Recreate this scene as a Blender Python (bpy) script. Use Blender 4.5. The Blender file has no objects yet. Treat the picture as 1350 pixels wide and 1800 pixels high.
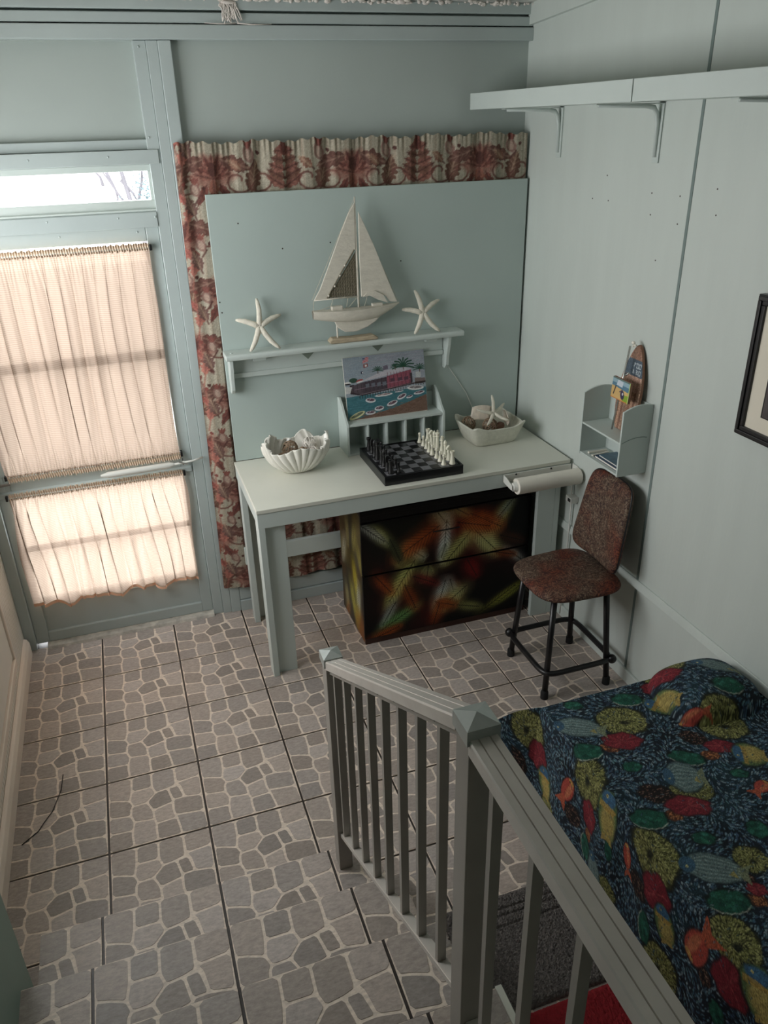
import bpy, bmesh, math, random
import numpy as np
from mathutils import Vector, Matrix

random.seed(7); rng = np.random.default_rng(7)
SC = bpy.context.scene
COL = SC.collection

# ------------------------------------------------------------------ camera, world, light, exposure
cam_d = bpy.data.cameras.new('camera'); cam = bpy.data.objects.new('camera', cam_d); COL.objects.link(cam)
cam_d.sensor_fit = 'VERTICAL'; cam_d.sensor_height = 36; cam_d.lens = 27.587
cam_d.clip_start = 0.02
cam.location = (0.302, -2.8467, 2.0276); cam.rotation_euler = (1.10848, 0.02404, -0.32957)
SC.camera = cam
SC.view_settings.view_transform = 'Standard'; SC.view_settings.look = 'None'
SC.view_settings.exposure = 0.86; SC.view_settings.gamma = 1.0
SC.view_settings.use_curve_mapping = False

world = bpy.data.worlds.new('world'); SC.world = world; world.use_nodes = True
wn = world.node_tree; bg = wn.nodes['Background']
bg.inputs[0].default_value = (0.965, 0.985, 1.0, 1); bg.inputs[1].default_value = 5.2
try: SC.cycles.max_bounces = 10; SC.cycles.diffuse_bounces = 6; SC.cycles.transparent_max_bounces = 16
except Exception: pass

def portal(name, loc, rot, sx, sy):
    l = bpy.data.lights.new(name, 'AREA'); l.shape = 'RECTANGLE'; l.size = sx; l.size_y = sy
    l.cycles.is_portal = True
    o = bpy.data.objects.new(name, l); COL.objects.link(o); o.location = loc; o.rotation_euler = rot
    return o
R90 = math.pi/2
portal('portal_door', (0.11, 0.47, 1.03), (-R90, 0, 0), 0.80, 1.80)        # -Z of light faces -Y (into room)
portal('portal_side', (-0.43, -0.52, 1.52), (0, -R90, 0), 1.0, 1.20)

# ------------------------------------------------------------------ materials
MATS = {}
def s2l(c):
    c = np.asarray(c, float)
    return np.where(c <= 0.04045, c/12.92, ((np.clip(c, 0, 1)+0.055)/1.055)**2.4)
def rgb(r, g, b):
    v = s2l(np.array([r, g, b])/255.0); return (float(v[0]), float(v[1]), float(v[2]), 1)
def mat(name, col, rough=0.6, metal=0.0, spec=0.5, noise=0.0, nscale=8.0, bump=0.0, bscale=60.0, stretch=(1, 1, 1), attr=None, coat=0.0):
    if name in MATS: return MATS[name]
    m = bpy.data.materials.new(name); m.use_nodes = True; nt = m.node_tree; N = nt.nodes; L = nt.links
    b = N['Principled BSDF']
    b.inputs['Roughness'].default_value = rough; b.inputs['Metallic'].default_value = metal
    b.inputs['Specular IOR Level'].default_value = spec; b.inputs['Coat Weight'].default_value = coat
    b.inputs['Base Color'].default_value = col
    tc = N.new('ShaderNodeTexCoord'); mp = N.new('ShaderNodeMapping'); mp.inputs['Scale'].default_value = stretch
    L.new(tc.outputs['Object'], mp.inputs['Vector'])
    src = None
    if attr:
        a = N.new('ShaderNodeAttribute'); a.attribute_name = attr; src = a.outputs['Color']
    if noise > 0:
        n = N.new('ShaderNodeTexNoise'); n.inputs['Scale'].default_value = nscale; n.inputs['Detail'].default_value = 6
        L.new(mp.outputs[0], n.inputs['Vector'])
        mr = N.new('ShaderNodeMapRange'); mr.inputs['From Min'].default_value = 0.3; mr.inputs['From Max'].default_value = 0.7
        mr.inputs['To Min'].default_value = 1-noise; mr.inputs['To Max'].default_value = 1+noise*0.6
        L.new(n.outputs['Fac'], mr.inputs['Value'])
        mx = N.new('ShaderNodeVectorMath'); mx.operation = 'SCALE'
        if src: L.new(src, mx.inputs[0])
        else: mx.inputs[0].default_value = col[:3]
        L.new(mr.outputs[0], mx.inputs['Scale']); src = mx.outputs[0]
    if src: L.new(src, b.inputs['Base Color'])
    if bump > 0:
        n2 = N.new('ShaderNodeTexNoise'); n2.inputs['Scale'].default_value = bscale; n2.inputs['Detail'].default_value = 5
        L.new(mp.outputs[0], n2.inputs['Vector'])
        bp = N.new('ShaderNodeBump'); bp.inputs['Strength'].default_value = bump; bp.inputs['Distance'].default_value = 0.004
        L.new(n2.outputs['Fac'], bp.inputs['Height']); L.new(bp.outputs[0], b.inputs['Normal'])
    MATS[name] = m; return m

PAINT = mat('seafoam_wall_paint', rgb(200, 207, 201), 0.42, noise=0.025, nscale=2.5, bump=0.12, bscale=14, stretch=(6, 6, 1))
PAINT_W = mat('seafoam_back_wall_paint', rgb(172, 181, 176), 0.45, noise=0.04, nscale=3, bump=0.08, bscale=30)
BOARDM = mat('seafoam_board_paint', rgb(176, 189, 184), 0.5, noise=0.03, nscale=3, bump=0.05, bscale=50)
TRIMM = mat('trim_paint', rgb(176, 186, 184), 0.35, noise=0.04, nscale=6, bump=0.08, bscale=40)
WHITEP = mat('white_table_paint', rgb(214, 214, 202), 0.4, noise=0.05, nscale=4, bump=0.06, bscale=50)
SHELFP = mat('shelf_paint', rgb(196, 205, 200), 0.4, noise=0.03, nscale=7, bump=0.05, bscale=50)
BEADM = mat('beadboard_paint', rgb(228, 222, 212), 0.35, noise=0.04, nscale=6, bump=0.05)
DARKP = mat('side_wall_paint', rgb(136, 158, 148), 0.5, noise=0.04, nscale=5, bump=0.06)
CERAM = mat('white_glazed_ceramic', rgb(225, 222, 212), 0.25, coat=0.3, noise=0.03, nscale=20)
STARM = mat('bleached_starfish', rgb(222, 216, 200), 0.85, noise=0.12, nscale=60, bump=0.6, bscale=300)
WOODW = mat('whitewashed_wood', rgb(208, 202, 188), 0.7, noise=0.09, nscale=30, bump=0.3, bscale=90, stretch=(1, 1, 3))
DRIFT = mat('driftwood', rgb(178, 163, 138), 0.8, noise=0.25, nscale=30, bump=0.5, bscale=90, stretch=(1, 4, 4))
ROPE = mat('natural_string', rgb(200, 190, 170), 0.9, noise=0.1)
NETM = mat('fishing_net', rgb(120, 112, 95), 0.9, noise=0.2, nscale=80)
BLACK = mat('black_painted_metal', rgb(22, 21, 22), 0.35, noise=0.1, nscale=30)
BLACKW = mat('black_chess_board', rgb(20, 20, 22), 0.3, noise=0.1, nscale=20)
CHB = mat('black_chess_stone', rgb(26, 25, 26), 0.35, noise=0.1, nscale=50)
CHW = mat('ivory_chess_stone', rgb(232, 228, 208), 0.35, noise=0.06, nscale=50)
ALU = mat('brushed_aluminium', rgb(204, 198, 190), 0.33, metal=0.25, noise=0.08, nscale=20, stretch=(1, 1, 1), bump=0.05)
ALUW = mat('painted_aluminium', rgb(156, 150, 142), 0.42, metal=0.15, noise=0.06, nscale=15)
ZINC = mat('galvanised_cap', rgb(178, 184, 180), 0.35, metal=0.5, noise=0.15, nscale=25)
PAPER = mat('white_paper', rgb(228, 222, 210), 0.9, noise=0.03)
PLAST = mat('white_plastic', rgb(215, 215, 208), 0.4)
GREYRUG = mat('grey_shag_rug', rgb(122, 116, 112), 1.0, noise=0.45, nscale=120, bump=1.0, bscale=260)
REDRUG = mat('red_rug_pile', rgb(146, 32, 40), 1.0, noise=0.18, nscale=90, bump=0.8, bscale=260)
PLASTER = mat('popcorn_plaster', rgb(216, 208, 200), 0.9, noise=0.1, nscale=40, bump=0.6, bscale=80)
CEILM = mat('ceiling_plaster', rgb(205, 205, 200), 0.9, noise=0.08, nscale=30, bump=0.8, bscale=60)
DARKGAP = mat('dark_groove', rgb(70, 64, 60), 0.9, noise=0.1)
VINE = mat('woven_vine', rgb(142, 120, 98), 0.85, noise=0.25, nscale=60)
VINEW = mat('white_vine', rgb(220, 214, 205), 0.85, noise=0.1, nscale=60)
SHELLB = mat('brown_shell', rgb(128, 92, 72), 0.4, noise=0.35, nscale=40)
SHELLP = mat('pale_shell', rgb(206, 194, 178), 0.5, noise=0.2, nscale=50)
MATB = mat('cream_mat_board', rgb(225, 217, 200), 0.8)
BARK = mat('tree_bark', (.085, .08, .09, 1), 0.9, noise=0.3)
LEAF = mat('tree_leaves', (.065, .105, .115, 1), 0.7, noise=0.3)
MARBLE = mat('worn_threshold', rgb(196, 190, 180), 0.5, noise=0.35, nscale=30)
PINKTRIM = mat('cream_moulding', rgb(232, 218, 204), 0.4, noise=0.03)
SILV = mat('silver_metal', rgb(205, 205, 200), 0.25, metal=0.9)
ROCK = mat('chair_vinyl', rgb(110, 70, 54), 0.6)

def stool_material():
    m = bpy.data.materials.new('brown_paisley_upholstery'); m.use_nodes = True; N = m.node_tree.nodes; L = m.node_tree.links
    b = N['Principled BSDF']; b.inputs['Roughness'].default_value = 0.75
    tc = N.new('ShaderNodeTexCoord')
    n1 = N.new('ShaderNodeTexNoise'); n1.inputs['Scale'].default_value = 38; n1.inputs['Detail'].default_value = 3; n1.inputs['Distortion'].default_value = 3.5
    n2 = N.new('ShaderNodeTexNoise'); n2.inputs['Scale'].default_value = 7; n2.inputs['Detail'].default_value = 3
    v = N.new('ShaderNodeTexNoise'); v.inputs['Scale'].default_value = 95; v.inputs['Detail'].default_value = 2; v.inputs['Distortion'].default_value = 2
    for n in (n1, n2, v): L.new(tc.outputs['Object'], n.inputs['Vector'])
    r1 = N.new('ShaderNodeValToRGB'); e = r1.color_ramp.elements
    e[0].position = 0.40; e[0].color = rgb(62, 42, 36); e[1].position = 0.62; e[1].color = rgb(118, 104, 88)
    x = r1.color_ramp.elements.new(0.5); x.color = rgb(92, 70, 56)
    L.new(n1.outputs['Fac'], r1.inputs[0])
    r2 = N.new('ShaderNodeValToRGB'); e = r2.color_ramp.elements
    e[0].position = 0.45; e[0].color = (1, 1, 1, 1); e[1].position = 0.66; e[1].color = rgb(255, 150, 110)
    L.new(n2.outputs['Fac'], r2.inputs[0])
    r3 = N.new('ShaderNodeValToRGB'); e = r3.color_ramp.elements
    e[0].position = 0.42; e[0].color = (0.58, 0.54, 0.5, 1); e[1].position = 0.58; e[1].color = (1.15, 1.1, 1.05, 1)
    L.new(v.outputs['Fac'], r3.inputs[0])
    m1 = N.new('ShaderNodeVectorMath'); m1.operation = 'MULTIPLY'; m2 = N.new('ShaderNodeVectorMath'); m2.operation = 'MULTIPLY'
    L.new(r1.outputs[0], m1.inputs[0]); L.new(r2.outputs[0], m1.inputs[1]); L.new(m1.outputs[0], m2.inputs[0]); L.new(r3.outputs[0], m2.inputs[1])
    L.new(m2.outputs[0], b.inputs['Base Color'])
    bp = N.new('ShaderNodeBump'); bp.inputs['Strength'].default_value = 0.4; bp.inputs['Distance'].default_value = 0.003
    L.new(v.outputs['Fac'], bp.inputs['Height']); L.new(bp.outputs[0], b.inputs['Normal'])
    return m
UPHOL = stool_material()

def glass_material():
    m = bpy.data.materials.new('window_glass'); m.use_nodes = True; N = m.node_tree.nodes; L = m.node_tree.links
    N.remove(N['Principled BSDF']); out = N['Material Output']
    t = N.new('ShaderNodeBsdfTransparent'); g = N.new('ShaderNodeBsdfGlossy'); g.inputs['Roughness'].default_value = 0.02
    mx = N.new('ShaderNodeMixShader'); mx.inputs[0].default_value = 0.06
    L.new(t.outputs[0], mx.inputs[1]); L.new(g.outputs[0], mx.inputs[2]); L.new(mx.outputs[0], out.inputs['Surface'])
    return m
GLASS = glass_material()

def screen_material():
    m = bpy.data.materials.new('insect_screen_mesh'); m.use_nodes = True; N = m.node_tree.nodes; L = m.node_tree.links
    t = N.new('ShaderNodeBsdfTransparent'); mx = N.new('ShaderNodeMixShader'); mx.inputs[0].default_value = 0.24
    N['Principled BSDF'].inputs['Base Color'].default_value = (.12, .12, .12, 1)
    L.new(t.outputs[0], mx.inputs[1]); L.new(N['Principled BSDF'].outputs[0], mx.inputs[2]); L.new(mx.outputs[0], N['Material Output'].inputs['Surface'])
    return m
SCREEN = screen_material()
def sheer_material():
    m = bpy.data.materials.new('peach_sheer_fabric'); m.use_nodes = True; N = m.node_tree.nodes; L = m.node_tree.links
    N.remove(N['Principled BSDF']); out = N['Material Output']
    tc = N.new('ShaderNodeTexCoord')
    w1 = N.new('ShaderNodeTexWave'); w1.wave_type = 'BANDS'; w1.bands_direction = 'Z'; w1.inputs['Scale'].default_value = 42; w1.inputs['Distortion'].default_value = 1.5; w1.inputs['Detail'].default_value = 1
    L.new(tc.outputs['Object'], w1.inputs['Vector'])
    r = N.new('ShaderNodeValToRGB'); r.color_ramp.elements[0].color = (.31, .232, .18, 1); r.color_ramp.elements[1].color = (.385, .305, .25, 1)
    L.new(w1.outputs['Fac'], r.inputs[0])
    d = N.new('ShaderNodeBsdfDiffuse'); t = N.new('ShaderNodeBsdfTranslucent'); tr = N.new('ShaderNodeBsdfTransparent')
    L.new(r.outputs[0], d.inputs[0]); L.new(r.outputs[0], t.inputs[0])
    tr.inputs[0].default_value = rgb(250, 228, 205)
    a = N.new('ShaderNodeMixShader'); a.inputs[0].default_value = 0.38
    L.new(d.outputs[0], a.inputs[1]); L.new(t.outputs[0], a.inputs[2])
    c = N.new('ShaderNodeMixShader'); c.inputs[0].default_value = 0.04
    L.new(a.outputs[0], c.inputs[1]); L.new(tr.outputs[0], c.inputs[2])
    L.new(c.outputs[0], out.inputs['Surface'])
    return m
SHEER = sheer_material()

def attr_material(name, rough=0.8, translucent=0.0, bump=0.0, bscale=300, spec=0.3, coat=0):
    m = mat(name, (1, 1, 1, 1), rough, spec=spec, attr='col', bump=bump, bscale=bscale, noise=0.06, nscale=40, coat=coat)
    return m

# ------------------------------------------------------------------ mesh building
class MB:
    def __init__(s): s.v = []; s.f = []; s.c = None
    def box(s, x0, x1, y0, y1, z0, z1):
        n = len(s.v)
        s.v += [(x0,y0,z0),(x1,y0,z0),(x1,y1,z0),(x0,y1,z0),(x0,y0,z1),(x1,y0,z1),(x1,y1,z1),(x0,y1,z1)]
        s.f += [[n+i for i in q] for q in ((0,3,2,1),(4,5,6,7),(0,1,5,4),(1,2,6,5),(2,3,7,6),(3,0,4,7))]
        return s
    def prism(s, pts, axis, a, b):
        """extrude 2-D outline along axis from a to b; the outline's 2 coords are the other axes in order"""
        n = len(s.v); k = len(pts)
        def P(p, t):
            if axis == 'x': return (t, p[0], p[1])
            if axis == 'y': return (p[0], t, p[1])
            return (p[0], p[1], t)
        s.v += [P(p, a) for p in pts]+[P(p, b) for p in pts]
        s.f.append([n+i for i in range(k)][::-1]); s.f.append([n+k+i for i in range(k)])
        for i in range(k): j = (i+1) % k; s.f.append([n+i, n+j, n+k+j, n+k+i])
        return s
    def sweep(s, prof, p0, p1, up='z'):
        """profile [(a,b)] a along x, b along z, swept from p0 to p1 with plumb ends"""
        n = len(s.v); k = len(prof)
        for p in (p0, p1): s.v += [(p[0]+a, p[1], p[2]+b) for a, b in prof]
        s.f.append([n+i for i in range(k)][::-1]); s.f.append([n+k+i for i in range(k)])
        for i in range(k): j = (i+1) % k; s.f.append([n+i, n+j, n+k+j, n+k+i])
        return s
    def tube(s, pts, r, seg=10, cap=True, closed=False):
        pts = [Vector(p) for p in pts]; n0 = len(s.v); N = len(pts)
        rr = r if isinstance(r, (list, tuple)) else [r]*N
        prev = None
        for i, p in enumerate(pts):
            if closed: d = (pts[(i+1) % N]-pts[i-1])
            else: d = pts[min(i+1, N-1)]-pts[max(i-1, 0)]
            d.normalize()
            if prev is None:
                u = d.cross(Vector((0, 0, 1)));
                if u.length < 1e-3: u = d.cross(Vector((1, 0, 0)))
            else: u = prev - d*prev.dot(d)
            if u.length < 1e-6: u = d.orthogonal()
            u.normalize(); prev = u; w = d.cross(u)
            for k in range(seg):
                a = 2*math.pi*k/seg; s.v.append(tuple(p+(u*math.cos(a)+w*math.sin(a))*rr[i]))
        R = N if closed else N-1
        for i in range(R):
            for k in range(seg):
                a = n0+i*seg+k; b = n0+i*seg+(k+1) % seg; c = n0+((i+1) % N)*seg+(k+1) % seg; d = n0+((i+1) % N)*seg+k
                s.f.append([a, b, c, d])
        if cap and not closed:
            s.f.append([n0+k for k in range(seg)][::-1]); s.f.append([n0+(N-1)*seg+k for k in range(seg)])
        return s
    def lathe(s, prof, c=(0, 0, 0), seg=24):
        n0 = len(s.v); N = len(prof)
        for r, z in prof:
            for k in range(seg):
                a = 2*math.pi*k/seg; s.v.append((c[0]+r*math.cos(a), c[1]+r*math.sin(a), c[2]+z))
        for i in range(N-1):
            for k in range(seg):
                s.f.append([n0+i*seg+k, n0+i*seg+(k+1) % seg, n0+(i+1)*seg+(k+1) % seg, n0+(i+1)*seg+k])
        s.f.append([n0+k for k in range(seg)][::-1]); s.f.append([n0+(N-1)*seg+k for k in range(seg)])
        return s
    def ball(s, c, r, seg=10, sc=(1, 1, 1)):
        n0 = len(s.v); st = max(4, seg//2)
        for i in range(1, st):
            t = math.pi*i/st
            for k in range(seg):
                a = 2*math.pi*k/seg
                s.v.append((c[0]+r*sc[0]*math.sin(t)*math.cos(a), c[1]+r*sc[1]*math.sin(t)*math.sin(a), c[2]+r*sc[2]*math.cos(t)))
        top = len(s.v); s.v.append((c[0], c[1], c[2]+r*sc[2])); s.v.append((c[0], c[1], c[2]-r*sc[2]))
        for i in range(st-2):
            for k in range(seg): s.f.append([n0+i*seg+k, n0+(i+1)*seg+k, n0+(i+1)*seg+(k+1) % seg, n0+i*seg+(k+1) % seg])
        for k in range(seg):
            s.f.append([top, n0+k, n0+(k+1) % seg]); s.f.append([top+1, n0+(st-2)*seg+(k+1) % seg, n0+(st-2)*seg+k])
        return s
    def grid(s, fn, nu, nv):
        n0 = len(s.v)
        for i in range(nu+1):
            for j in range(nv+1): s.v.append(fn(i/nu, j/nv))
        for i in range(nu):
            for j in range(nv):
                a = n0+i*(nv+1)+j; s.f.append([a, a+nv+1, a+nv+2, a+1])
        return s

def tag(o, label=None, cat=None, group=None, kind=None):
    if label: o['label'] = label
    if cat: o['category'] = cat
    if group: o['group'] = group
    if kind: o['kind'] = kind
    return o
def finish(o, parent):
    COL.objects.link(o)
    if parent:
        o.parent = parent; o.matrix_parent_inverse = Matrix.Translation(parent.location).inverted()
def obj(name, mb, m, parent=None, smooth=False, bevel=0.0, segs=2, solid=0.0, subsurf=0, label=None, cat=None, group=None, kind=None, fix=True):
    me = bpy.data.meshes.new(name); me.from_pydata(mb.v, [], mb.f)
    ms = m if isinstance(m, (list, tuple)) else [m]
    for x in ms: me.materials.append(x)
    if fix:
        bm = bmesh.new(); bm.from_mesh(me); bmesh.ops.recalc_face_normals(bm, faces=bm.faces); bm.to_mesh(me); bm.free()
    if smooth:
        me.polygons.foreach_set('use_smooth', [True]*len(me.polygons))
        if smooth == 'auto':
            try: me.set_sharp_from_angle(angle=math.radians(40))
            except Exception: pass
    me.update()
    o = bpy.data.objects.new(name, me); finish(o, parent)
    if solid: md = o.modifiers.new('solid', 'SOLIDIFY'); md.thickness = solid; md.offset = 0
    if bevel: md = o.modifiers.new('bevel', 'BEVEL'); md.width = bevel; md.segments = segs; md.limit_method = 'ANGLE'
    if subsurf: md = o.modifiers.new('sub', 'SUBSURF'); md.levels = subsurf; md.render_levels = subsurf
    tag(o, label, cat, group, kind)
    return o
def thing(name, loc, label, cat, group=None, kind=None):
    o = bpy.data.objects.new(name, None); o.location = loc; o.empty_display_size = 0.05; COL.objects.link(o)
    return tag(o, label, cat, group, kind)
def struct(name, mb, m, parent=None, **k): return obj(name, mb, m, parent, kind=None if parent else 'structure', **k)
def B(*a): return MB().box(*a)

# ---- painted surfaces: a numpy canvas in metres, one mesh vertex per sample, colour kept as an attribute
class Canvas:
    def __init__(s, w, h, step, base):
        s.w, s.h, s.st = w, h, step; s.nx = int(round(w/step))+1; s.ny = int(round(h/step))+1
        s.a = np.zeros((s.ny, s.nx, 3)); s.a[:] = np.array(base)/255.0
        s.X, s.Y = np.meshgrid(np.arange(s.nx)*step, np.arange(s.ny)*step)
    def win(s, x0, y0, x1, y1):
        i0 = max(0, int(y0/s.st)-1); i1 = min(s.ny, int(y1/s.st)+3); j0 = max(0, int(x0/s.st)-1); j1 = min(s.nx, int(x1/s.st)+3)
        return slice(i0, max(i0, i1)), slice(j0, max(j0, j1))
    def blend(s, w, m, col):
        m = np.clip(m, 0, 1)[..., None]; s.a[w] = s.a[w]*(1-m)+np.array(col)/255.0*m
    def poly(s, pts, col, alpha=1.0):
        p = np.array(pts, float); w = s.win(p[:, 0].min(), p[:, 1].min(), p[:, 0].max(), p[:, 1].max())
        X, Y = s.X[w], s.Y[w]
        if X.size == 0: return
        ins = np.zeros(X.shape, bool); n = len(p)
        for i in range(n):
            x1, y1 = p[i]; x2, y2 = p[(i+1) % n]
            if y1 == y2: continue
            c = ((y1 > Y) != (y2 > Y)) & (X < (x2-x1)*(Y-y1)/(y2-y1)+x1); ins ^= c
        s.blend(w, ins*alpha, col)
    def line(s, pts, wd, col, alpha=1.0, soft=0.6):
        for (x1, y1), (x2, y2) in zip(pts[:-1], pts[1:]):
            w = s.win(min(x1, x2)-wd, min(y1, y2)-wd, max(x1, x2)+wd, max(y1, y2)+wd); X, Y = s.X[w], s.Y[w]
            if X.size == 0: continue
            dx, dy = x2-x1, y2-y1; L2 = dx*dx+dy*dy+1e-12
            t = np.clip(((X-x1)*dx+(Y-y1)*dy)/L2, 0, 1); d = np.hypot(X-x1-t*dx, Y-y1-t*dy)
            s.blend(w, alpha*np.clip((wd/2+s.st*soft-d)/(s.st*soft*2), 0, 1), col)
    def stroke(s, x, y, ang, L, wd, col, alpha=1.0):
        """teardrop stroke"""
        r = L/2+wd; w = s.win(x-r, y-r, x+r, y+r); X, Y = s.X[w]-x, s.Y[w]-y
        if X.size == 0: return
        c, sn = math.cos(ang), math.sin(ang); a = (X*c+Y*sn)/(L/2); b = (-X*sn+Y*c)/(wd/2*(1.0+0.35*np.clip(a, -1, 1)))
        s.blend(w, alpha*np.clip((1.25-(a*a+b*b))*1.6, 0, 1), col)
    def ell(s, x, y, a, b, ang, col, alpha=1.0, soft=0.15, wob=0.0, seed=0):
        r = max(a, b)*(1.1+wob); w = s.win(x-r, y-r, x+r, y+r); X, Y = s.X[w]-x, s.Y[w]-y
        if X.size == 0: return
        c, sn = math.cos(ang), math.sin(ang); p = (X*c+Y*sn)/a; q = (-X*sn+Y*c)/b
        rr = np.hypot(p, q); th = np.arctan2(q, p)
        if wob: rr = rr*(1+wob*(np.sin(5*th+seed)+0.6*np.sin(9*th+2.1*seed)))
        s.blend(w, alpha*np.clip((1-rr)/soft+0.5, 0, 1), col)
    def leaf(s, x, y, ang, L, wd, col, lobes=4, vein=None, depth=0.35, alpha=1.0):
        pts = []
        c, sn = math.cos(ang), math.sin(ang); N = 28
        for side in (1, -1):
            for i in range(N+1):
                t = i/N if side > 0 else 1-i/N
                h = wd*math.sin(math.pi*t**0.8)*(1-depth*0.5+depth*abs(math.sin(lobes*math.pi*t)))*0.5
                px, py = t*L, side*h
                pts.append((x+px*c-py*sn, y+px*sn+py*c))
        s.poly(pts, col, alpha)
        if vein is not None:
            s.line([(x, y), (x+L*c, y+L*sn)], s.st*1.2, vein, 0.8)
            for i in range(1, lobes+1):
                t = i/(lobes+1.0)
                for sd in (1, -1):
                    bx, by = t*L, 0; ex, ey = (t+0.16)*L, sd*wd*0.33*math.sin(math.pi*t)
                    s.line([(x+bx*c-by*sn, y+bx*sn+by*c), (x+ex*c-ey*sn, y+ex*sn+ey*c)], s.st*0.9, vein, 0.6)
    def frond(s, x, y, ang, L, wd, col, spine=(8, 8, 6), alpha=0.85, n=11, glow=0.35):
        """airbrushed feather: a soft pool of colour combed with dark barbs"""
        c, sn = math.cos(ang), math.sin(ang); cx, cy = x+.5*L*c, y+.5*L*sn
        s.ell(cx, cy, L*.60, wd*.52, ang, col, alpha*.55, soft=1.0); s.ell(cx+.1*L*c, cy+.1*L*sn, L*.45, wd*.30, ang, col, alpha*.9, soft=.9)
        for i in range(n):
            t = (i+0.4)/n; ll = wd*0.62*(math.sin(math.pi*min(1, t*0.85+0.12)))**0.7
            for sd in (1, -1):
                bx, by = x+t*L*c, y+t*L*sn; a2 = ang+sd*0.70
                s.line([(bx, by), (bx+ll*math.cos(a2), by+ll*math.sin(a2))], s.st*0.9, spine, .62)
                a3 = ang+sd*.62; q = .5*L/n
                s.line([(bx+q*c+.3*ll*math.cos(a3), by+q*sn+.3*ll*math.sin(a3)), (bx+q*c+1.1*ll*math.cos(a3), by+q*sn+1.1*ll*math.sin(a3))], s.st*0.6, col, .45*alpha)
        s.line([(x, y), (x+L*c, y+L*sn)], s.st*1.2, spine, 0.85)
    def noise(s, amp, scale=1):
        n = rng.normal(0, 1, (s.ny//scale+2, s.nx//scale+2)); n = np.kron(n, np.ones((scale, scale)))[:s.ny, :s.nx]
        s.a *= (1+amp*n[..., None])
    def mesh(s, name, pos, m, parent=None, smooth=True, solid=0.0, keep=None, **k):
        """pos(X,Y)-> arrays x,y,z"""
        x, y, z = pos(s.X, s.Y); co = np.stack([x, y, z], -1).reshape(-1, 3).astype(np.float32)
        i = np.arange(s.ny*s.nx).reshape(s.ny, s.nx)
        q = np.stack([i[:-1, :-1], i[:-1, 1:], i[1:, 1:], i[1:, :-1]], -1).reshape(-1, 4)
        me = bpy.data.meshes.new(name); me.vertices.add(len(co)); me.vertices.foreach_set('co', co.ravel())
        me.loops.add(q.size); me.loops.foreach_set('vertex_index', q.ravel().astype(np.int32))
        me.polygons.add(len(q)); me.polygons.foreach_set('loop_start', np.arange(0, q.size, 4, dtype=np.int32))
        me.polygons.foreach_set('use_smooth', np.ones(len(q), bool)) if smooth else None
        me.update(calc_edges=True)
        at = me.color_attributes.new('col', 'FLOAT_COLOR', 'POINT')
        c = np.ones((len(co), 4), np.float32); c[:, :3] = s2l(np.clip(s.a, 0, 1)).reshape(-1, 3); at.data.foreach_set('color', c.ravel())
        me.materials.append(m)
        o = bpy.data.objects.new(name, me); finish(o, parent)
        if solid: md = o.modifiers.new('solid', 'SOLIDIFY'); md.thickness = solid; md.offset = -1
        return tag(o, **k)

XR, XL, YB, T = 1.987, -0.31, 0.309, 0.31
def ceil_z(y): return 2.405+0.064*(YB-y)

# ------------------------------------------------------------------ floor and stair tiles
ZT = [(62,330),(1140,65),(1285,828),(100,1168)]
def homog(src, dst):
    A = []
    for (x, y), (u, v) in zip(src, dst):
        A.append([x, y, 1, 0, 0, 0, -u*x, -u*y, -u]); A.append([0, 0, 0, x, y, 1, -v*x, -v*y, -v])
    return np.linalg.svd(np.array(A, float))[2][-1].reshape(3, 3)
HM = homog(ZT, [(0, 0), (1, 0), (1, 1), (0, 1)])
def hu(p): q = HM @ np.array([p[0], p[1], 1.0]); return (float(q[0]/q[2]), float(q[1]/q[2]))
T0,T1,T2,T3,T4 = (62,330),(355,268),(590,205),(855,140),(1140,65)
L1,L2,L3,BLc = (85,550),(90,755),(95,950),(100,1168)
R1,R2,R3,BRc = (1165,225),(1195,450),(1225,630),(1285,828)
B1,B2,B3 = (405,1068),(690,985),(970,905)
STONES = [
 ([T0,T1,(360,430),(340,540),(200,540),L1],0.0), ([T1,T2,(602,370),(360,430)],-.06), ([T2,T3,(885,335),(790,382),(650,432),(602,370)],-.04),
 ([T3,T4,R1,(890,315)],.03), ([(890,315),R1,R2,(990,475),(935,350)],.07), ([(790,385),(915,345),(990,475),(855,515)],-.10),
 ([(360,430),(602,370),(650,435),(545,552),(385,600),(340,540)],.08), ([(545,550),(650,432),(790,385),(855,525),(840,545),(622,640)],-.12),
 ([L1,(200,540),(340,540),(382,590),(358,640),(355,715),L2],-.08), ([(385,600),(545,555),(590,600),(622,645),(640,745),(400,785),(358,715),(360,635)],-.02),
 ([(622,645),(850,540),(868,650),(905,720),(665,795),(640,745)],.06), ([(855,515),(990,475),R2,R3,(890,690),(866,640)],-.09),
 ([(895,692),R3,BRc,B3,(940,810),(905,720)],-.02), ([L2,(355,715),(400,785),(396,840),(380,885),L3],.01),
 ([L3,(380,885),(383,960),B1,BLc],-.07), ([(400,785),(640,745),(665,795),(664,860),B2,B1,(383,960),(382,885)],.05),
 ([(665,795),(905,720),(945,820),B3,B2,(668,880)],-.10)]
def area2(p): return sum(p[i][0]*p[(i+1) % len(p)][1]-p[(i+1) % len(p)][0]*p[i][1] for i in range(len(p)))
def inset(p, d):
    if area2(p) < 0: p = p[::-1]
    n = len(p); o = []
    for i in range(n):
        a, b, c = Vector(p[i-1]), Vector(p[i]), Vector(p[(i+1) % n])
        e1 = (b-a).normalized(); e2 = (c-b).normalized(); n1 = Vector((-e1.y, e1.x)); n2 = Vector((-e2.y, e2.x))
        m = n1+n2
        if m.length < 1e-4: m = n1
        m.normalize(); k = d/max(0.45, m.dot(n1)); q = b+m*k; o.append((q.x, q.y))
    return o
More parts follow.
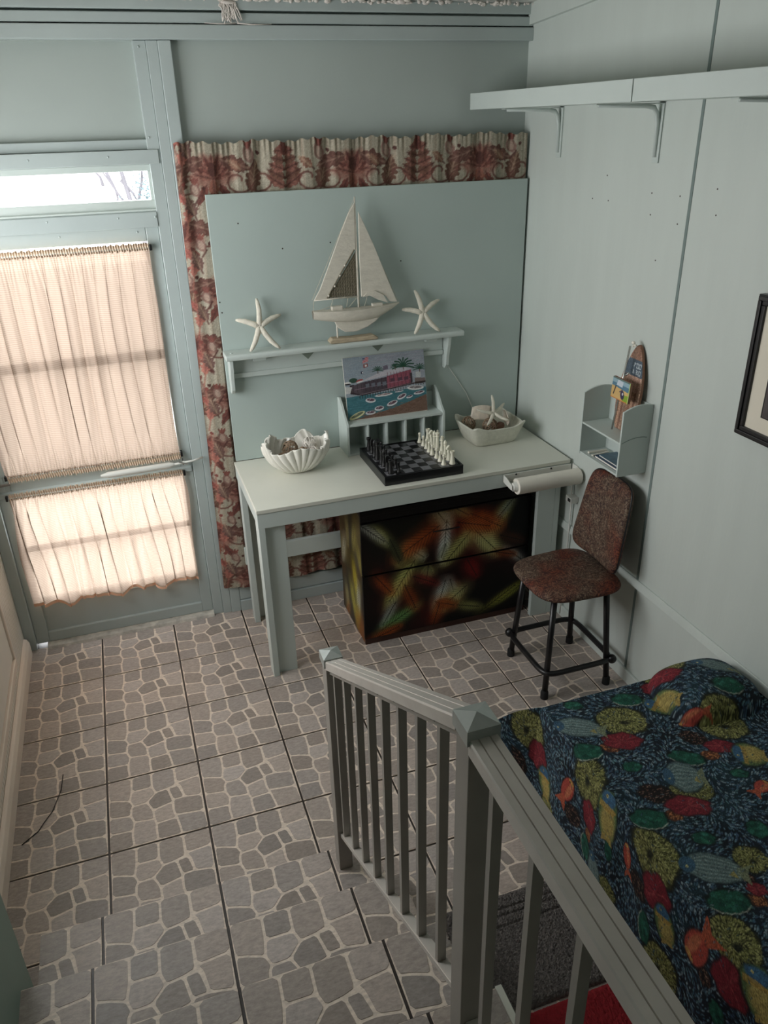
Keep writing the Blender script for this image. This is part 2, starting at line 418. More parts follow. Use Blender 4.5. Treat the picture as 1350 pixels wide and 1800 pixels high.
def chaikin(p):
    o = []
    for i in range(len(p)):
        a, b = p[i], p[(i+1) % len(p)]
        o += [(a[0]*.88+b[0]*.12, a[1]*.88+b[1]*.12), (a[0]*.12+b[0]*.88, a[1]*.12+b[1]*.88)]
    return o
STN = []
for pts, tone in STONES:
    q = [hu(p) for p in pts]; q = [(u, v) for u, v in q]
    q = inset(q, 0.0115); q = chaikin(q); STN.append((q, tone))
def clip(p, ax, val, keep_less):
    o = []
    for i in range(len(p)):
        a, b = p[i], p[(i+1) % len(p)]; ia = (a[ax] <= val) == keep_less; ib = (b[ax] <= val) == keep_less
        if ia: o.append(a)
        if ia != ib:
            t = (val-a[ax])/(b[ax]-a[ax]); o.append((a[0]+t*(b[0]-a[0]), a[1]+t*(b[1]-a[1])))
    return o
class Tiles:
    def __init__(s): s.v = []; s.f = []; s.c = []
    def poly(s, p, z, col, th=0.0012):
        if len(p) < 3 or abs(area2(p)) < 1e-5: return
        if area2(p) < 0: p = p[::-1]
        n = len(s.v); k = len(p)
        s.v += [(a, b, z) for a, b in p]+[(a, b, z-th) for a, b in p]; s.c += [col]*(2*k)
        s.f.append([n+i for i in range(k)])
        for i in range(k): j = (i+1) % k; s.f.append([n+i, n+k+i, n+k+j, n+j])
    def tile(s, x0, ytop, z, xa, xb, ya, yb):
        """tile whose upper-left corner is x0,ytop; clipped to the rectangle"""
        g = 0.0036
        face = [(x0+g, ytop-T+g), (x0+T-g, ytop-T+g), (x0+T-g, ytop-g), (x0+g, ytop-g)]
        def cl(p):
            for ax, val, kl in ((0, xa, False), (0, xb, True), (1, ya, False), (1, yb, True)):
                p = clip(p, ax, val, kl)
                if len(p) < 3: return []
            return p
        s.poly(cl(face), z, (0.87, 0.81, 0.75), 0.004)
        tj = random.uniform(-.025, .025)
        for q, tone in STN:
            p = cl([(x0+u*T, ytop-v*T) for u, v in q])
            if len(p) < 3: continue
            k = 0.63*(1+tone+tj+random.uniform(-.03, .03)); w = random.uniform(-.012, .012)
            s.poly(p, z+0.0009, (k*(1.04+w), k*0.97, k*(0.92-w)))
    def build(s, name, m, **k):
        me = bpy.data.meshes.new(name); me.from_pydata(s.v, [], s.f); me.materials.append(m)
        at = me.color_attributes.new('col', 'FLOAT_COLOR', 'POINT'); c = np.ones((len(s.v), 4), np.float32)
        c[:, :3] = s2l(np.array(s.c)); at.data.foreach_set('color', c.ravel())
        o = bpy.data.objects.new(name, me); COL.objects.link(o); return tag(o, **k)
def tile_material():
    m = bpy.data.materials.new('cobble_print_tile'); m.use_nodes = True; N = m.node_tree.nodes; L = m.node_tree.links
    b = N['Principled BSDF']; b.inputs['Roughness'].default_value = 0.38; b.inputs['Specular IOR Level'].default_value = 0.45
    a = N.new('ShaderNodeAttribute'); a.attribute_name = 'col'; tc = N.new('ShaderNodeTexCoord')
    mp = N.new('ShaderNodeMapping'); mp.inputs['Scale'].default_value = (1, 2.2, 1); L.new(tc.outputs['Object'], mp.inputs[0])
    n = N.new('ShaderNodeTexNoise'); n.inputs['Scale'].default_value = 55; n.inputs['Detail'].default_value = 8; n.inputs['Roughness'].default_value = 0.75
    L.new(mp.outputs[0], n.inputs['Vector'])
    mr = N.new('ShaderNodeMapRange'); mr.inputs['From Min'].default_value = .3; mr.inputs['From Max'].default_value = .72; mr.inputs['To Min'].default_value = .72; mr.inputs['To Max'].default_value = 1.32
    L.new(n.outputs['Fac'], mr.inputs['Value'])
    v = N.new('ShaderNodeVectorMath'); v.operation = 'SCALE'; L.new(a.outputs['Color'], v.inputs[0]); L.new(mr.outputs[0], v.inputs['Scale'])
    L.new(v.outputs[0], b.inputs['Base Color'])
    bp = N.new('ShaderNodeBump'); bp.inputs['Strength'].default_value = .25; bp.inputs['Distance'].default_value = .002
    L.new(n.outputs['Fac'], bp.inputs['Height']); L.new(bp.outputs[0], b.inputs['Normal'])
    return m
TILEM = tile_material()
tl = Tiles()
tl.poly([(XL-.05, -3.7), (XR+.05, -3.7), (XR+.05, YB+.1), (XL-.05, YB+.1)], -0.0035, (0.20, 0.17, 0.155), 0.08)
for i in range(-1, 7):
    for j in range(-1, 9): tl.tile(i*T, -j*T, 0.0, XL, XR, -2.6, YB)
tl.build('floor', TILEM, kind='structure')
# stairs rise towards the viewer: three treads and a landing
STX0, STX1 = -0.153, 0.752
st = Tiles()
NOSE = [(-1.275, .152), (-1.53, .302), (-1.79, .452), (-2.05, .602)]
for k, (yn, z) in enumerate(NOSE):
    ye = NOSE[k+1][0]-0.012 if k < 3 else -3.6
    st.poly([(STX0, ye), (STX1, ye), (STX1, yn), (STX0, yn)], z-0.0035, (0.22, 0.19, 0.175), z-0.004 if k < 3 else 0.6)
    for r in range(1 if k < 3 else 5):
        for i in range(-1, 3): st.tile(i*T, yn+0.001-r*T, z, STX0, STX1, ye, yn)
st.build('staircase', TILEM, kind='structure')
struct('trim_1', B(STX1+.0005, STX1+.014, -3.6, -2.05, 0.42, 0.6045), WHITEP, bevel=.002)      # landing fascia

# ------------------------------------------------------------------ room shell
w = MB(); ZC = 2.75
w.box(-.31, -.27, YB, .40, 0, 2.30)                                  # left of the door
w.box(.505, XR+.05, YB+.012, .40, 0, 2.288)                          # right of the door
w.box(-.27, .505, .345, .40, 1.955, 2.288)                           # panel over transom
w.box(XL-.05, XR+.05, YB+.01, .40, 2.288, ZC)
struct('wall_back', w, PAINT_W)
t = MB()
t.box(XL, XR, .285, YB+.011, 2.290, 2.334)                           # header boards
t.box(XL, XR, .290, YB+.011, 2.338, 2.369)
t.box(XL, XR, .282, YB+.011, 2.376, 2.412)
struct('trim_2', t, TRIMM, bevel=.003)
t = MB(); t.box(.578, .622, .2905, YB+.013, .0, 2.289); struct('trim_3', t, TRIMM, bevel=.003)   # post beside the door
t = MB(); t.box(.540, .5775, .297, .330, 0, 2.289); t.box(.4972, .5395, .304, .362, .0, 2.289)    # stepped jamb
t.box(.500, .530, .310, .345, 1.98, 2.285)
t.box(-.29, .540, .318, .352, 1.958, 1.99)
struct('trim_4', t, TRIMM, bevel=.002)
t = MB(); t.box(-.31, .532, .298, .345, 1.911, 1.957); struct('trim_5', t, TRIMM, bevel=.002)
t = MB(); t.box(-.31, .4970, .300, .362, 1.7002, 1.752); t.box(-.31, .500, .306, .345, 1.725, 1.7545); struct('trim_6', t, TRIMM, bevel=.002)
t = MB(); t.box(-.309, -.2682, .300, .362, 0, 1.70); struct('trim_7', t, TRIMM, bevel=.002)
t = MB(); t.box(.500, .622, .285, YB+.012, 0, .02)
struct('baseboard_back', MB().box(.622, XR, .285, YB+.012, .0, .055).box(.622, XR, .292, YB+.012, .058, .125), TRIMM, bevel=.003)
struct('trim_8', MB().prism([(.284, .0), (.362, .0), (.362, .0138), (.309, .0138), (.290, .012)], 'x', -.225, .4972), MARBLE)  # threshold

# screw heads on the boards above the door
for k, (x, y, z) in enumerate([(.10, .298, 1.936), (.36, .298, 1.938), (.12, .300, 1.737), (.36, .300, 1.737), (.49, .2968, 1.735), (.15, .3245, 1.684), (.42, .3245, 1.684), (.515, .303, 2.27), (.508, .303, 1.995)]):
    s = MB().ball((x, y, z), .004, 8, (1, .5, 1))
    obj('screw', s, TRIMM, None, True, label='small painted screw head on the boards above the curtained door', cat='screw', group='painted screws above the door')

# right wall
w = MB(); w.box(XR, XR+.10, -3.7, YB+.1, 0, ZC+.1)
struct('wall_right', w, PAINT)
g = MB(); g.box(XR-.0015, XR+.002, -.757, -.745, .045, 2.60); g.box(XR-.0015, XR+.002, -1.975, -1.967, .045, 2.60)
struct('trim_9', g, mat('shaded_joint', rgb(120, 134, 130), .8))
t = MB().prism([(XR-.013, .43), (XR, .43), (XR, .4625), (XR-.006, .4625)], 'y', -3.6, YB)
struct('trim_10', t, PAINT, bevel=.002)
struct('baseboard_right', MB().box(XR-.012, XR, -3.6, .284, 0, .055), PAINT, bevel=.003)
struct('trim_11', MB().prism([(YB-.01, 2.342), (YB-.01, 2.50), (-3.6, 2.75), (-3.6, 2.342+.064*3.9)], 'x', XR-.018, XR), PAINT)
for y, z in ((-.30, 1.84), (-.32, 1.76), (-.22, 1.76), (-.56, 1.80), (-.565, 1.735), (-.70, 1.80), (-.705, 1.72), (-.86, 1.83), (-.87, 1.76), (-.62, 1.60)):
    obj('nail_hole', MB().tube([(XR-.0004, y, z), (XR+.001, y, z)], .0028, 8), DARKGAP, bpy.data.objects['wall_right'])
# ceiling, gently rising towards the viewer
c = MB().prism([(YB+.09, ceil_z(YB)), (-3.7, ceil_z(-3.7)), (-3.7, ceil_z(-3.7)+.05), (YB+.09, ceil_z(YB)+.05)], 'x', XL-.05, XR+.09)
struct('ceiling', c, CEILM)
pl = MB(); r_ = random.Random(3)
for i in range(330):
    x = XL+r_.random()*(XR-XL); y = .285-r_.random()**2*.05; s_ = r_.uniform(.003, .009)
    pl.ball((x, y, ceil_z(y)-s_*.2), s_, 6, (r_.uniform(.8, 2.0), 1, r_.uniform(.5, 1.1)))
obj('popcorn_texture', pl, PLASTER, None, True, label='white lumpy popcorn plaster along the ceiling edge above the back wall', cat='plaster', kind='stuff')
pe = MB()
rq = random.Random(11)
for k in range(26):
    x = .80+rq.random()*.05; z = 2.402; p = [(x, .283, z)]
    for q in range(5): x += rq.uniform(-.008, .010); z -= rq.uniform(.006, .016); p.append((min(max(x, .79), .87), .2795+rq.uniform(-.002, .002), z))
    pe.tube(p, [rq.uniform(.0012, .0028)]*len(p), 5)
for p in ([(.85, .2795, 2.338), (.90, .2805, 2.334), (.97, .2815, 2.336)], [(.845, .2795, 2.338), (.79, .2815, 2.336), (.74, .2815, 2.338)]): pe.tube(p, [.0022, .0018, .001], 5)
pe.ball((.825, .281, 2.398), .012, 8, (2.2, .6, .6))
obj('peeling_paint', pe, PLASTER, None, True, label='white strands of peeling paint hanging from the ceiling over the header boards', cat='peeling paint')

# left wall: beadboard with a framed closet door further forward
w = MB()
WY0, WY1, WZ0, WZ1 = -1.10, .06, 1.04, 2.0                        # window above the cupboard
for a in ((-1.6, YB+.1, 0, WZ0), (-1.6, YB+.1, WZ1, ZC), (-1.6, WY0, WZ0, WZ1), (WY1, YB+.1, WZ0, WZ1)): w.box(XL-.10, XL-.004, *a)
n = 0; y = YB
while y > -1.45:
    w.box(XL-.005, XL, y-.0235, y-.002, 0, 2.6 if (y-.024 > WY1 or y < WY0) else WZ0-.002); y -= .0255
struct('wall_left', w, BEADM, bevel=.0015, segs=1)
struct('baseboard_left', MB().prism([(XL, 0), (XL+.022, 0), (XL+.022, .06), (XL+.014, .078), (XL, .082)], 'y', -1.45, .28), PINKTRIM, bevel=.003)
dl = MB().box(XL, XL+.008, -1.40, -.030, .20, .93); struct('door_2', dl, BEADM, bevel=.002)
t = MB(); t.box(XL, XL+.016, -1.44, -.018, .155, .19); t.box(XL, XL+.016, -.03, -.018, .19, .95)
w2 = struct('window_2', MB().box(XL-.075, XL-.045, WY0, WY1, WZ0, WZ0+.035).box(XL-.075, XL-.045, WY0, WY1, WZ1-.035, WZ1).box(XL-.075, XL-.045, WY0, WY0+.035, WZ0+.035, WZ1-.035).box(XL-.075, XL-.045, WY1-.035, WY1, WZ0+.035, WZ1-.035).box(XL-.07, XL-.05, (WY0+WY1)/2-.015, (WY0+WY1)/2+.015, WZ0+.035, WZ1-.035), SHELFP, bevel=.002)
obj('pane', MB().box(XL-.061, XL-.059, WY0+.03, WY1-.03, WZ0+.03, WZ1-.03), GLASS, w2)
struct('trim_12', t, PINKTRIM, bevel=.004)
# side wall of the stair, close on the left
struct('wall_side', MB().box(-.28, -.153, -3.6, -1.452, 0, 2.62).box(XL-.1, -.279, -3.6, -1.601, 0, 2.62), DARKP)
struct('wall_rear', MB().box(XL-.1, XR+.1, -3.7, -3.6, 0, 2.8), PAINT)

# transom window
t = MB()
t.box(-.27, .531, .318, .352, 1.8885, 1.910); t.box(-.27, .531, .318, .352, 1.7548, 1.792); t.box(.486, .531, .318, .352, 1.792, 1.8885); t.box(-.27, -.25, .318, .352, 1.792, 1.8885)
win = struct('window_1', t, SHELFP, bevel=.002)
obj('pane', MB().box(-.25, .486, .336, .339, 1.792, 1.8885), GLASS, win)
obj('sill_lip', MB().box(-.27, .531, .306, .3179, 1.7548, 1.762), SHELFP, win, bevel=.002)

# ------------------------------------------------------------------ front door with two glazed panels
dr = MB()
dr.box(-.268, -.215, .325, .357, .014, 1.700); dr.box(.450, .497, .325, .357, .014, 1.700)
dr.box(-.215, .450, .325, .357, 1.650, 1.700); dr.box(-.215, .450, .325, .357, .72, .80)
dr.box(-.215, .450, .325, .357, .014, .064); dr.box(-.215, .450, .325, .357, .2, .225)
door = struct('door_1', dr, TRIMM, bevel=.003)
obj('kick_panel', B(-.215, .450, .338, .350, .064, .2), TRIMM, door)
obj('pane', B(-.215, .450, .343, .346, .8, 1.65), GLASS, door)
obj('pane', B(-.215, .450, .343, .346, .225, .72), GLASS, door)
obj('sash_bar', B(-.215, .450, .338, .3425, 1.205, 1.242), TRIMM, door)
obj('insect_screen', B(-.214, .449, .3475, .3485, .801, 1.578), SCREEN, door)
obj('sash_bar', B(-.215, .450, .336, .3425, .458, .482), TRIMM, door)
obj('rail_moulding', MB().prism([(.313, .722), (.325, .715), (.325, .742), (.313, .738)], 'x', -.262, .49), TRIMM, door)
cl = thing('door_closer', (.3, .3, .775), 'white pneumatic door closer tube across the middle rail of the door', 'door closer')
obj('cylinder', MB().tube([(.13, .272, .774), (.16, .271, .775), (.40, .270, .779), (.42, .270, .780)], [.005, .0125, .0125, .006], 14), PLAST, cl, 'auto')
obj('rod', MB().tube([(.42, .270, .780), (.50, .268, .785), (.54, .285, .788)], .0045, 8), PLAST, cl, True)
obj('bracket', MB().box(.455, .46, .272, .3035, .770, .79).tube([(.44, .262, .79), (.475, .262, .776)], .003, 6), SILV, cl)
lt = thing('door_latch', (-.25, .3, .78), 'dark lever latch on the left edge of the door at the middle rail', 'latch')
obj('lever', MB().tube([(-.26, .318, .78), (-.258, .305, .779), (-.21, .303, .782)], .006, 8), mat('old_bronze', rgb(120, 112, 104), .5), lt, True)
obj('plate', B(-.262, -.235, .318, .325, .75, .81), TRIMM, lt)

def sheer(name, x0, x1, z0, z1, loose, label, seed):
    r = random.Random(seed); root = thing(name, ((x0+x1)/2, .30, z1), label, 'curtain')
    ph = [r.uniform(0, 6.28) for _ in range(6)]
    def fn(u, v):          # v 0 top..1 bottom
        z = z1+(z0-z1)*v
        spread = 1-(0.010*math.sin(math.pi*v) if not loose else -0.02*v)
        gather = math.exp(-(v/.10)**2)+(0 if loose else math.exp(-((1-v)/.08)**2))
        A_ = (.016+.007*math.sin(17*u+ph[4]))*min(1, 6*v if loose else 6*min(v, 1-v)+.1); x = (x0+x1)/2+(x1-x0)*(u-.5)*spread+A_*math.sin(4*math.pi*7*u+2*ph[0]+2.6*math.sin(2.2*v+ph[1])+1.6*math.sin(9*u+ph[4]))*.5+.006*math.sin(7*u*6.28/4+ph[5]+2.5*v)*min(1, 4*v)
        big = .0125*math.sin(2*math.pi*7*u+ph[0]+1.3*math.sin(2.2*v+ph[1])+.8*math.sin(9*u+ph[4]))+.006*math.sin(2*math.pi*19.5*u+ph[2]+v)
        fine = .0028*math.sin(2*math.pi*58*u+ph[3])
        y = .303+(big*min(1, .35+1.2*min(v, 1-v if not loose else 1)))*(1-.65*min(1, gather))+fine*(0.25+gather)
        if loose: z += .011*v**4*math.sin(2*math.pi*3.6*u+ph[4])+.006*v**4*math.sin(2*math.pi*9*u)
        return (x, min(y, .3225), z)
    obj('fabric', MB().grid(fn, 360, 40), SHEER, root, True)
    def ruf(zc, hh, ph0):
        def f(u, v): return (x0+(x1-x0)*u, .301+.007*math.sin(2*math.pi*75*u+ph0+2*v)*(0.3+abs(v-.5)*2), zc+hh*(v-.5)*(1+.25*math.sin(2*math.pi*31*u)*math.sin(13*u)))
        return MB().grid(f, 400, 6)
    RUF = mat('gathered_heading_fabric', rgb(226, 204, 182), .9, noise=.2, nscale=70)
    obj('heading', ruf(z1+.004, .026, 0), RUF, root, True)
    if not loose: obj('heading', ruf(z0-.006, .028, 2), RUF, root, True)
    else:
        def h(u, v):
            p = fn(u, 1.0); return (p[0], p[1]-.002, p[2]-.001-.014*v)
        obj('hem', MB().grid(h, 300, 2), mat('peach_hem', rgb(236, 190, 160), .9), root, True)
    for zz in ([z1] if loose else [z1, z0]):
        obj('rod', MB().tube([(x0-.006, .304, zz), (x1+.006, .304, zz)], .004, 8), PLAST, root, True)
        for xx in (x0-.007, x1+.004): obj('rod_bracket', B(xx-.004, xx+.005, .296, .3245, zz-.010, zz+.010), BLACK, root, bevel=.001)
    return root
sheer('sheer_curtain', -.213, .453, .808, 1.630, False, 'tall peach sheer curtain gathered on rods over the upper door glass', 4)
sheer('sheer_curtain', -.228, .453, .220, .722, True, 'short peach sheer curtain with a scalloped hem over the lower door glass', 9)
for k in range(2):
    pass
# tree outside, seen through the transom
tr = thing('garden_tree', (1.2, 4.2, -1.2), 'hazy pale tree outside, seen through the transom window', 'tree')
rr = random.Random(5); tb = MB()
tb.tube([(.95, 4.2, -1.2), (.80, 4.2, .2), (.55, 4.2, 1.5), (.40, 4.2, 2.4)], [.06, .04, .018, .01], 8)
for a, b_ in (((.62, 4.2, 1.2), (.36, 4.1, 1.75)), ((.58, 4.2, 1.4), (.70, 4.2, 1.9)), ((.50, 4.2, 1.66), (.62, 4.3, 1.45)), ((.40, 4.2, 1.72), (.46, 4.2, 1.45)), ((.36, 4.2, 1.62), (.30, 4.2, 1.75))):
    tb.tube([a, ((a[0]+b_[0])/2+.02, a[1], (a[2]+b_[2])/2), b_], [.014, .010, .005], 7)
obj('trunk', tb, BARK, tr, True)
lv = MB()
for i in range(900):
    c_ = rr.choice([(.68, 1.60), (.72, 1.72), (.66, 1.48), (.50, 1.42), (.74, 1.54), (.95, 1.6), (.85, 1.3)])
    x = c_[0]+rr.gauss(0, .05); y = 4.2+rr.gauss(0, .1); z = c_[1]+rr.gauss(0, .06); a = rr.random()*6.28; s_ = rr.uniform(.008, .018)
    n_ = len(lv.v); d1 = Vector((math.cos(a), rr.uniform(-1, 1), math.sin(a))).normalized()*s_; d2 = d1.orthogonal().normalized()*s_*.45; p = Vector((x, y, z))
    lv.v += [tuple(p-d1), tuple(p+d2), tuple(p+d1), tuple(p-d2)]; lv.f.append([n_, n_+1, n_+2, n_+3])
obj('foliage', lv, LEAF, tr, kind='stuff')

# ------------------------------------------------------------------ damask curtain behind the board
DAM = attr_material('damask_fabric', 0.85, bump=.25, bscale=350)
CW, CH, CX0, CZ0 = 1.39, 1.835, .585, .140
cv = Canvas(CW, CH, .0035, (168, 156, 130))
RED, RED2, DK, TAN = (134, 66, 54), (158, 92, 74), (92, 48, 40), (140, 110, 80)
for x in np.arange(0, CW, .011): cv.line([(x, 0), (x, CH)], .004, (182, 172, 148) if int(x/.011) % 3 else (150, 122, 96), .5)
def palmette(x, y, s):
    cv.ell(x, y, .075*s, .06*s, 0, RED2, .8, soft=.35, wob=.08)
    for k in range(-4, 5):
        a = math.pi/2+k*.33; cv.leaf(x, y-.02*s, a, (.085-.004*abs(k))*s, .024*s, RED if k % 2 else RED2, 3, DK)
    for k in (-1, 1):
        cv.leaf(x+k*.03*s, y+.045*s, math.pi/2-k*1.9, .12*s, .05*s, (112, 66, 54), 4, (160, 120, 96), .4)
        cv.leaf(x+k*.025*s, y-.04*s, -math.pi/2+k*.5, .08*s, .03*s, RED, 3, DK)
    cv.leaf(x, y-.02*s, -math.pi/2, .09*s, .035*s, (160, 88, 66), 4, DK)
    cv.ell(x, y+.01*s, .016*s, .024*s, 0, DK, .8)
def treeleaf(x, y, s):
    for k in range(5):
        yy = y-.06*s+k*.03*s
        for d in (-1, 1): cv.leaf(x, yy, math.pi/2-d*(1.0+.1*k), (.085-.012*k)*s, .034*s, (132, 82, 62) if k % 2 else RED2, 3, DK, .35)
    cv.leaf(x, y+.05*s, math.pi/2, .06*s, .03*s, RED, 3, DK)
def acanthus(x, y, a, s, c=(112, 70, 52)):
    cv.leaf(x, y, a, .12*s, .06*s, c, 5, (176, 140, 108), .5)
    cv.line([(x-.02*s*math.cos(a), y-.02*s*math.sin(a)), (x, y)], .005, DK)
def pomegranate(x, y, s):
    cv.line([(x, y-.05*s), (x+.02*s, y-.02*s), (x, y)], .005, DK)
    cv.ell(x, y, .020*s, .027*s, .3, (142, 96, 82), .95, wob=.04); cv.ell(x, y, .012*s, .019*s, .3, (178, 150, 126), .7)
    for d in (-.5, 0, .5): cv.leaf(x, y+.02*s, math.pi/2+d, .032*s, .012*s, RED, 2)
    cv.ell(x+.035*s, y+.005*s, .007*s, .007*s, 0, DK)
def scroll(x, y, s, d):
    p = [(x+d*(.01+.0035*k)*s*math.cos(.55*k)*1.2, y+(.01+.0035*k)*s*math.sin(.55*k)) for k in range(12)]
    cv.line(p, .006, (118, 64, 52))
PZ = .42
for j in range(-1, 6):
    for i in range(-1, 6):
        x = .125+i*.265+.0; y = 1.835-.10-j*PZ
        if i % 2 == 0: palmette(x, y, 1.0)
        else: treeleaf(x, y+.0, 1.0)
        acanthus(x+.135, y-.07, math.pi/2-.25, .9); acanthus(x+.105, y+.005, math.pi/2+.9, .5, (140, 86, 64))
        pomegranate(x+.135, y+.055, 1.0)
        scroll(x+.09, y-.03, 1, 1); scroll(x+.175, y-.03, 1, -1)
        x2 = x+.1325
        y2 = y-.21
        (treeleaf if i % 2 == 0 else palmette)(x2, y2, .95)
        acanthus(x2+.135, y2-.07, math.pi/2+.25, .85); acanthus(x2-.1, y2+.03, 1.2, .7, (146, 92, 66)); pomegranate(x2+.13, y2+.06, 1.0)
        scroll(x2+.08, y2, 1, 1)
# the outer selvage edge: coral sprigs on pale stripes
for k in range(10):
    y = .05+k*.19
    cv.leaf(.018, y, 1.3, .075, .032, (190, 104, 84), 4, (140, 66, 56), .5); cv.leaf(.026, y+.06, 2.2, .05, .022, (184, 92, 76), 3, (140, 60, 50), .4)
    cv.line([(.012, y-.05), (.022, y), (.016, y+.12)], .004, (170, 92, 72)); cv.ell(.02, y+.13, .007, .007, 0, (140, 60, 50))
    acanthus(.050, y+.02, 1.9, .62, (116, 76, 66)); pomegranate(.058, y+.11, .85)
cv.noise(.05, 1); cv.a = (cv.a*.68+cv.a.mean(-1, keepdims=True)*.32)*.98
def damask_pos(X, Y):
    x = CX0+X; z = CZ0+Y; top = np.exp(-((CH-Y)/.05)**2)
    y = .277+.009*np.sin(2*np.pi*X/.125+1.4*np.sin(Y*2.2))+.0035*np.sin(2*np.pi*X/.051+Y*1.3)+top*.004*np.sin(2*np.pi*X/.019)
    e = np.clip(X/.022, 0, 1); y = y+.016*(1-np.sqrt(1-(1-e)**2))
    z = z+top*(.004*np.sin(2*np.pi*X/.045)+.003*np.sin(2*np.pi*X/.12))-.008*(1-Y/CH)*np.sin(X*9)
    x = x-.03*np.clip((CH-Y)/CH, 0, 1)*np.exp(-X/.2)
    return x, np.clip(y-.006, .2655, .2885)
dc = thing('damask_curtain', (1.28, .285, 1.97), 'red and beige damask curtain hanging behind the plain painted board above the desk', 'curtain')
def dpos(X, Y):
    x, y = damask_pos(X, Y); top = np.exp(-((CH-Y)/.05)**2)
    return x, y, CZ0+Y+top*(.004*np.sin(2*np.pi*X/.045)+.004*np.sin(2*np.pi*X/.23))-.008*(1-Y/CH)*np.sin(X*9)
cv.mesh('fabric', dpos, DAM, dc)
obj('rod', MB().tube([(.626, .293, 1.955), (1.984, .293, 1.965)], .0025, 8), SILV, dc, True)

# board standing on the back of the desk
bd = thing('backing_board', (1.328, .256, .760), 'large plain pale green board standing on the desk against the damask curtain', 'board')
obj('panel', B(.672, 1.9765, .250, .264, .7605, 1.804), BOARDM, bd, bevel=.0015)
for k, (x, z) in enumerate([(.78, 1.70), (.94, 1.60), (1.13, 1.61), (1.42, 1.52), (.68, 1.42), (.684, 1.38)]):
    obj('nail_hole', MB().tube([(x, .2494, z), (x, .2505, z)], .003, 8), DARKGAP, bd)

# ------------------------------------------------------------------ desk
ds = thing('desk', (1.315, 0, 0), 'pale painted wooden desk with square plank legs in front of the board', 'desk')
obj('desk_top', B(.662, 1.972, -.252, .2485, .744, .760), WHITEP, ds, bevel=.002)
obj('front_apron', B(.664, 1.970, -.249, -.230, .682, .7435), SHELFP, ds, bevel=.0015)
obj('side_apron', B(.664, .682, -.2295, .248, .690, .7435), SHELFP, ds, bevel=.0015)
obj('side_apron', B(1.952, 1.970, -.2295, .248, .690, .7435), SHELFP, ds, bevel=.0015)
obj('back_stretcher', B(.66, 1.95, .2275, .246, .272, .352), SHELFP, ds, bevel=.0015)
def leg(y0, y1, xs, xf, fr):
    m = MB(); m.box(min(xs), max(xs), y0, y1, 0, .6895); m.box(min(xf), max(xf), *fr, 0, .6815); return m
obj('leg', leg(-.250+.0012, -.178, (.665, .6895), (.690, .768), (-.2285, -.206)), SHELFP, ds, bevel=.0015)
obj('leg', leg(.165, .227, (.665, .6895), (.690, .768), (.205, .227)), SHELFP, ds, bevel=.0015)
obj('leg', leg(-.2285, -.178, (1.9265, 1.951), (1.846, 1.926), (-.2285, -.206)), SHELFP, ds, bevel=.0015)
obj('leg', leg(.165, .227, (1.9265, 1.951), (1.846, 1.926), (.205, .227)), SHELFP, ds, bevel=.0015)

# paper roll on its holder under the right end of the desk edge
pr = thing('paper_roll_holder', (1.83, -.3, .71), 'white paper roll on a wall-type holder screwed to the right front edge of the desk', 'paper roll')
obj('roll', MB().lathe([(.012, 0), (.031, 0), (.033, .002), (.033, .283), (.031, .285), (.012, .285)], (0, 0, 0), 32), PAPER, pr, 'auto')
ro = bpy.data.objects['roll']; ro.parent = None; ro.rotation_euler = (0, R90, 0); ro.location = (1.690, -.318, .712); ro.parent = pr; ro.matrix_parent_inverse = Matrix.Translation(pr.location).inverted()
obj('back_plate', B(1.665, 1.975, -.2565, -.2525, .708, .742), PLAST, pr, bevel=.002)
obj('arm', MB().prism([(-.256, .710), (-.256, .740), (-.28, .738), (-.33, .722), (-.332, .704), (-.31, .704)], 'x', 1.664, 1.668), PLAST, pr, bevel=.001)
obj('arm', MB().prism([(-.256, .708), (-.256, .742), (-.29, .742), (-.335, .722), (-.335, .700), (-.31, .698)], 'x', 1.979, 1.984), PLAST, pr, bevel=.001)
obj('end_knob', MB().tube([(1.668, -.318, .712), (1.674, -.318, .712), (1.682, -.318, .712), (1.69, -.318, .712)], [.008, .017, .019, .022], 16), PLAST, pr, 'auto')
for x in (1.72, 1.88): obj('screw', MB().ball((x, -.2575, .736), .004, 8, (1, .5, 1)), BLACK, pr, True)

# plug adapter and cord beside the right desk leg
pa = thing('plug_adapter', (1.975, -.29, .60), 'small white plug adapter on the right wall below the paper roll', 'plug adapter')
obj('body', B(1.950, 1.9865, -.315, -.272, .585, .612), PLAST, pa, bevel=.003)
obj('socket', B(1.9485, 1.950, -.311, -.292, .592, .606), BLACK, pa)
obj('cord', MB().tube([(1.972, -.28, .612), (1.976, -.272, .66), (1.981, -.264, .676)], .004, 8), PLAST, pa, True)
obj('cord', MB().tube([(1.972, -.285, .585), (1.974, -.282, .40), (1.976, -.275, .15), (1.974, -.27, .012)], .0035, 8), PLAST, pa, True)

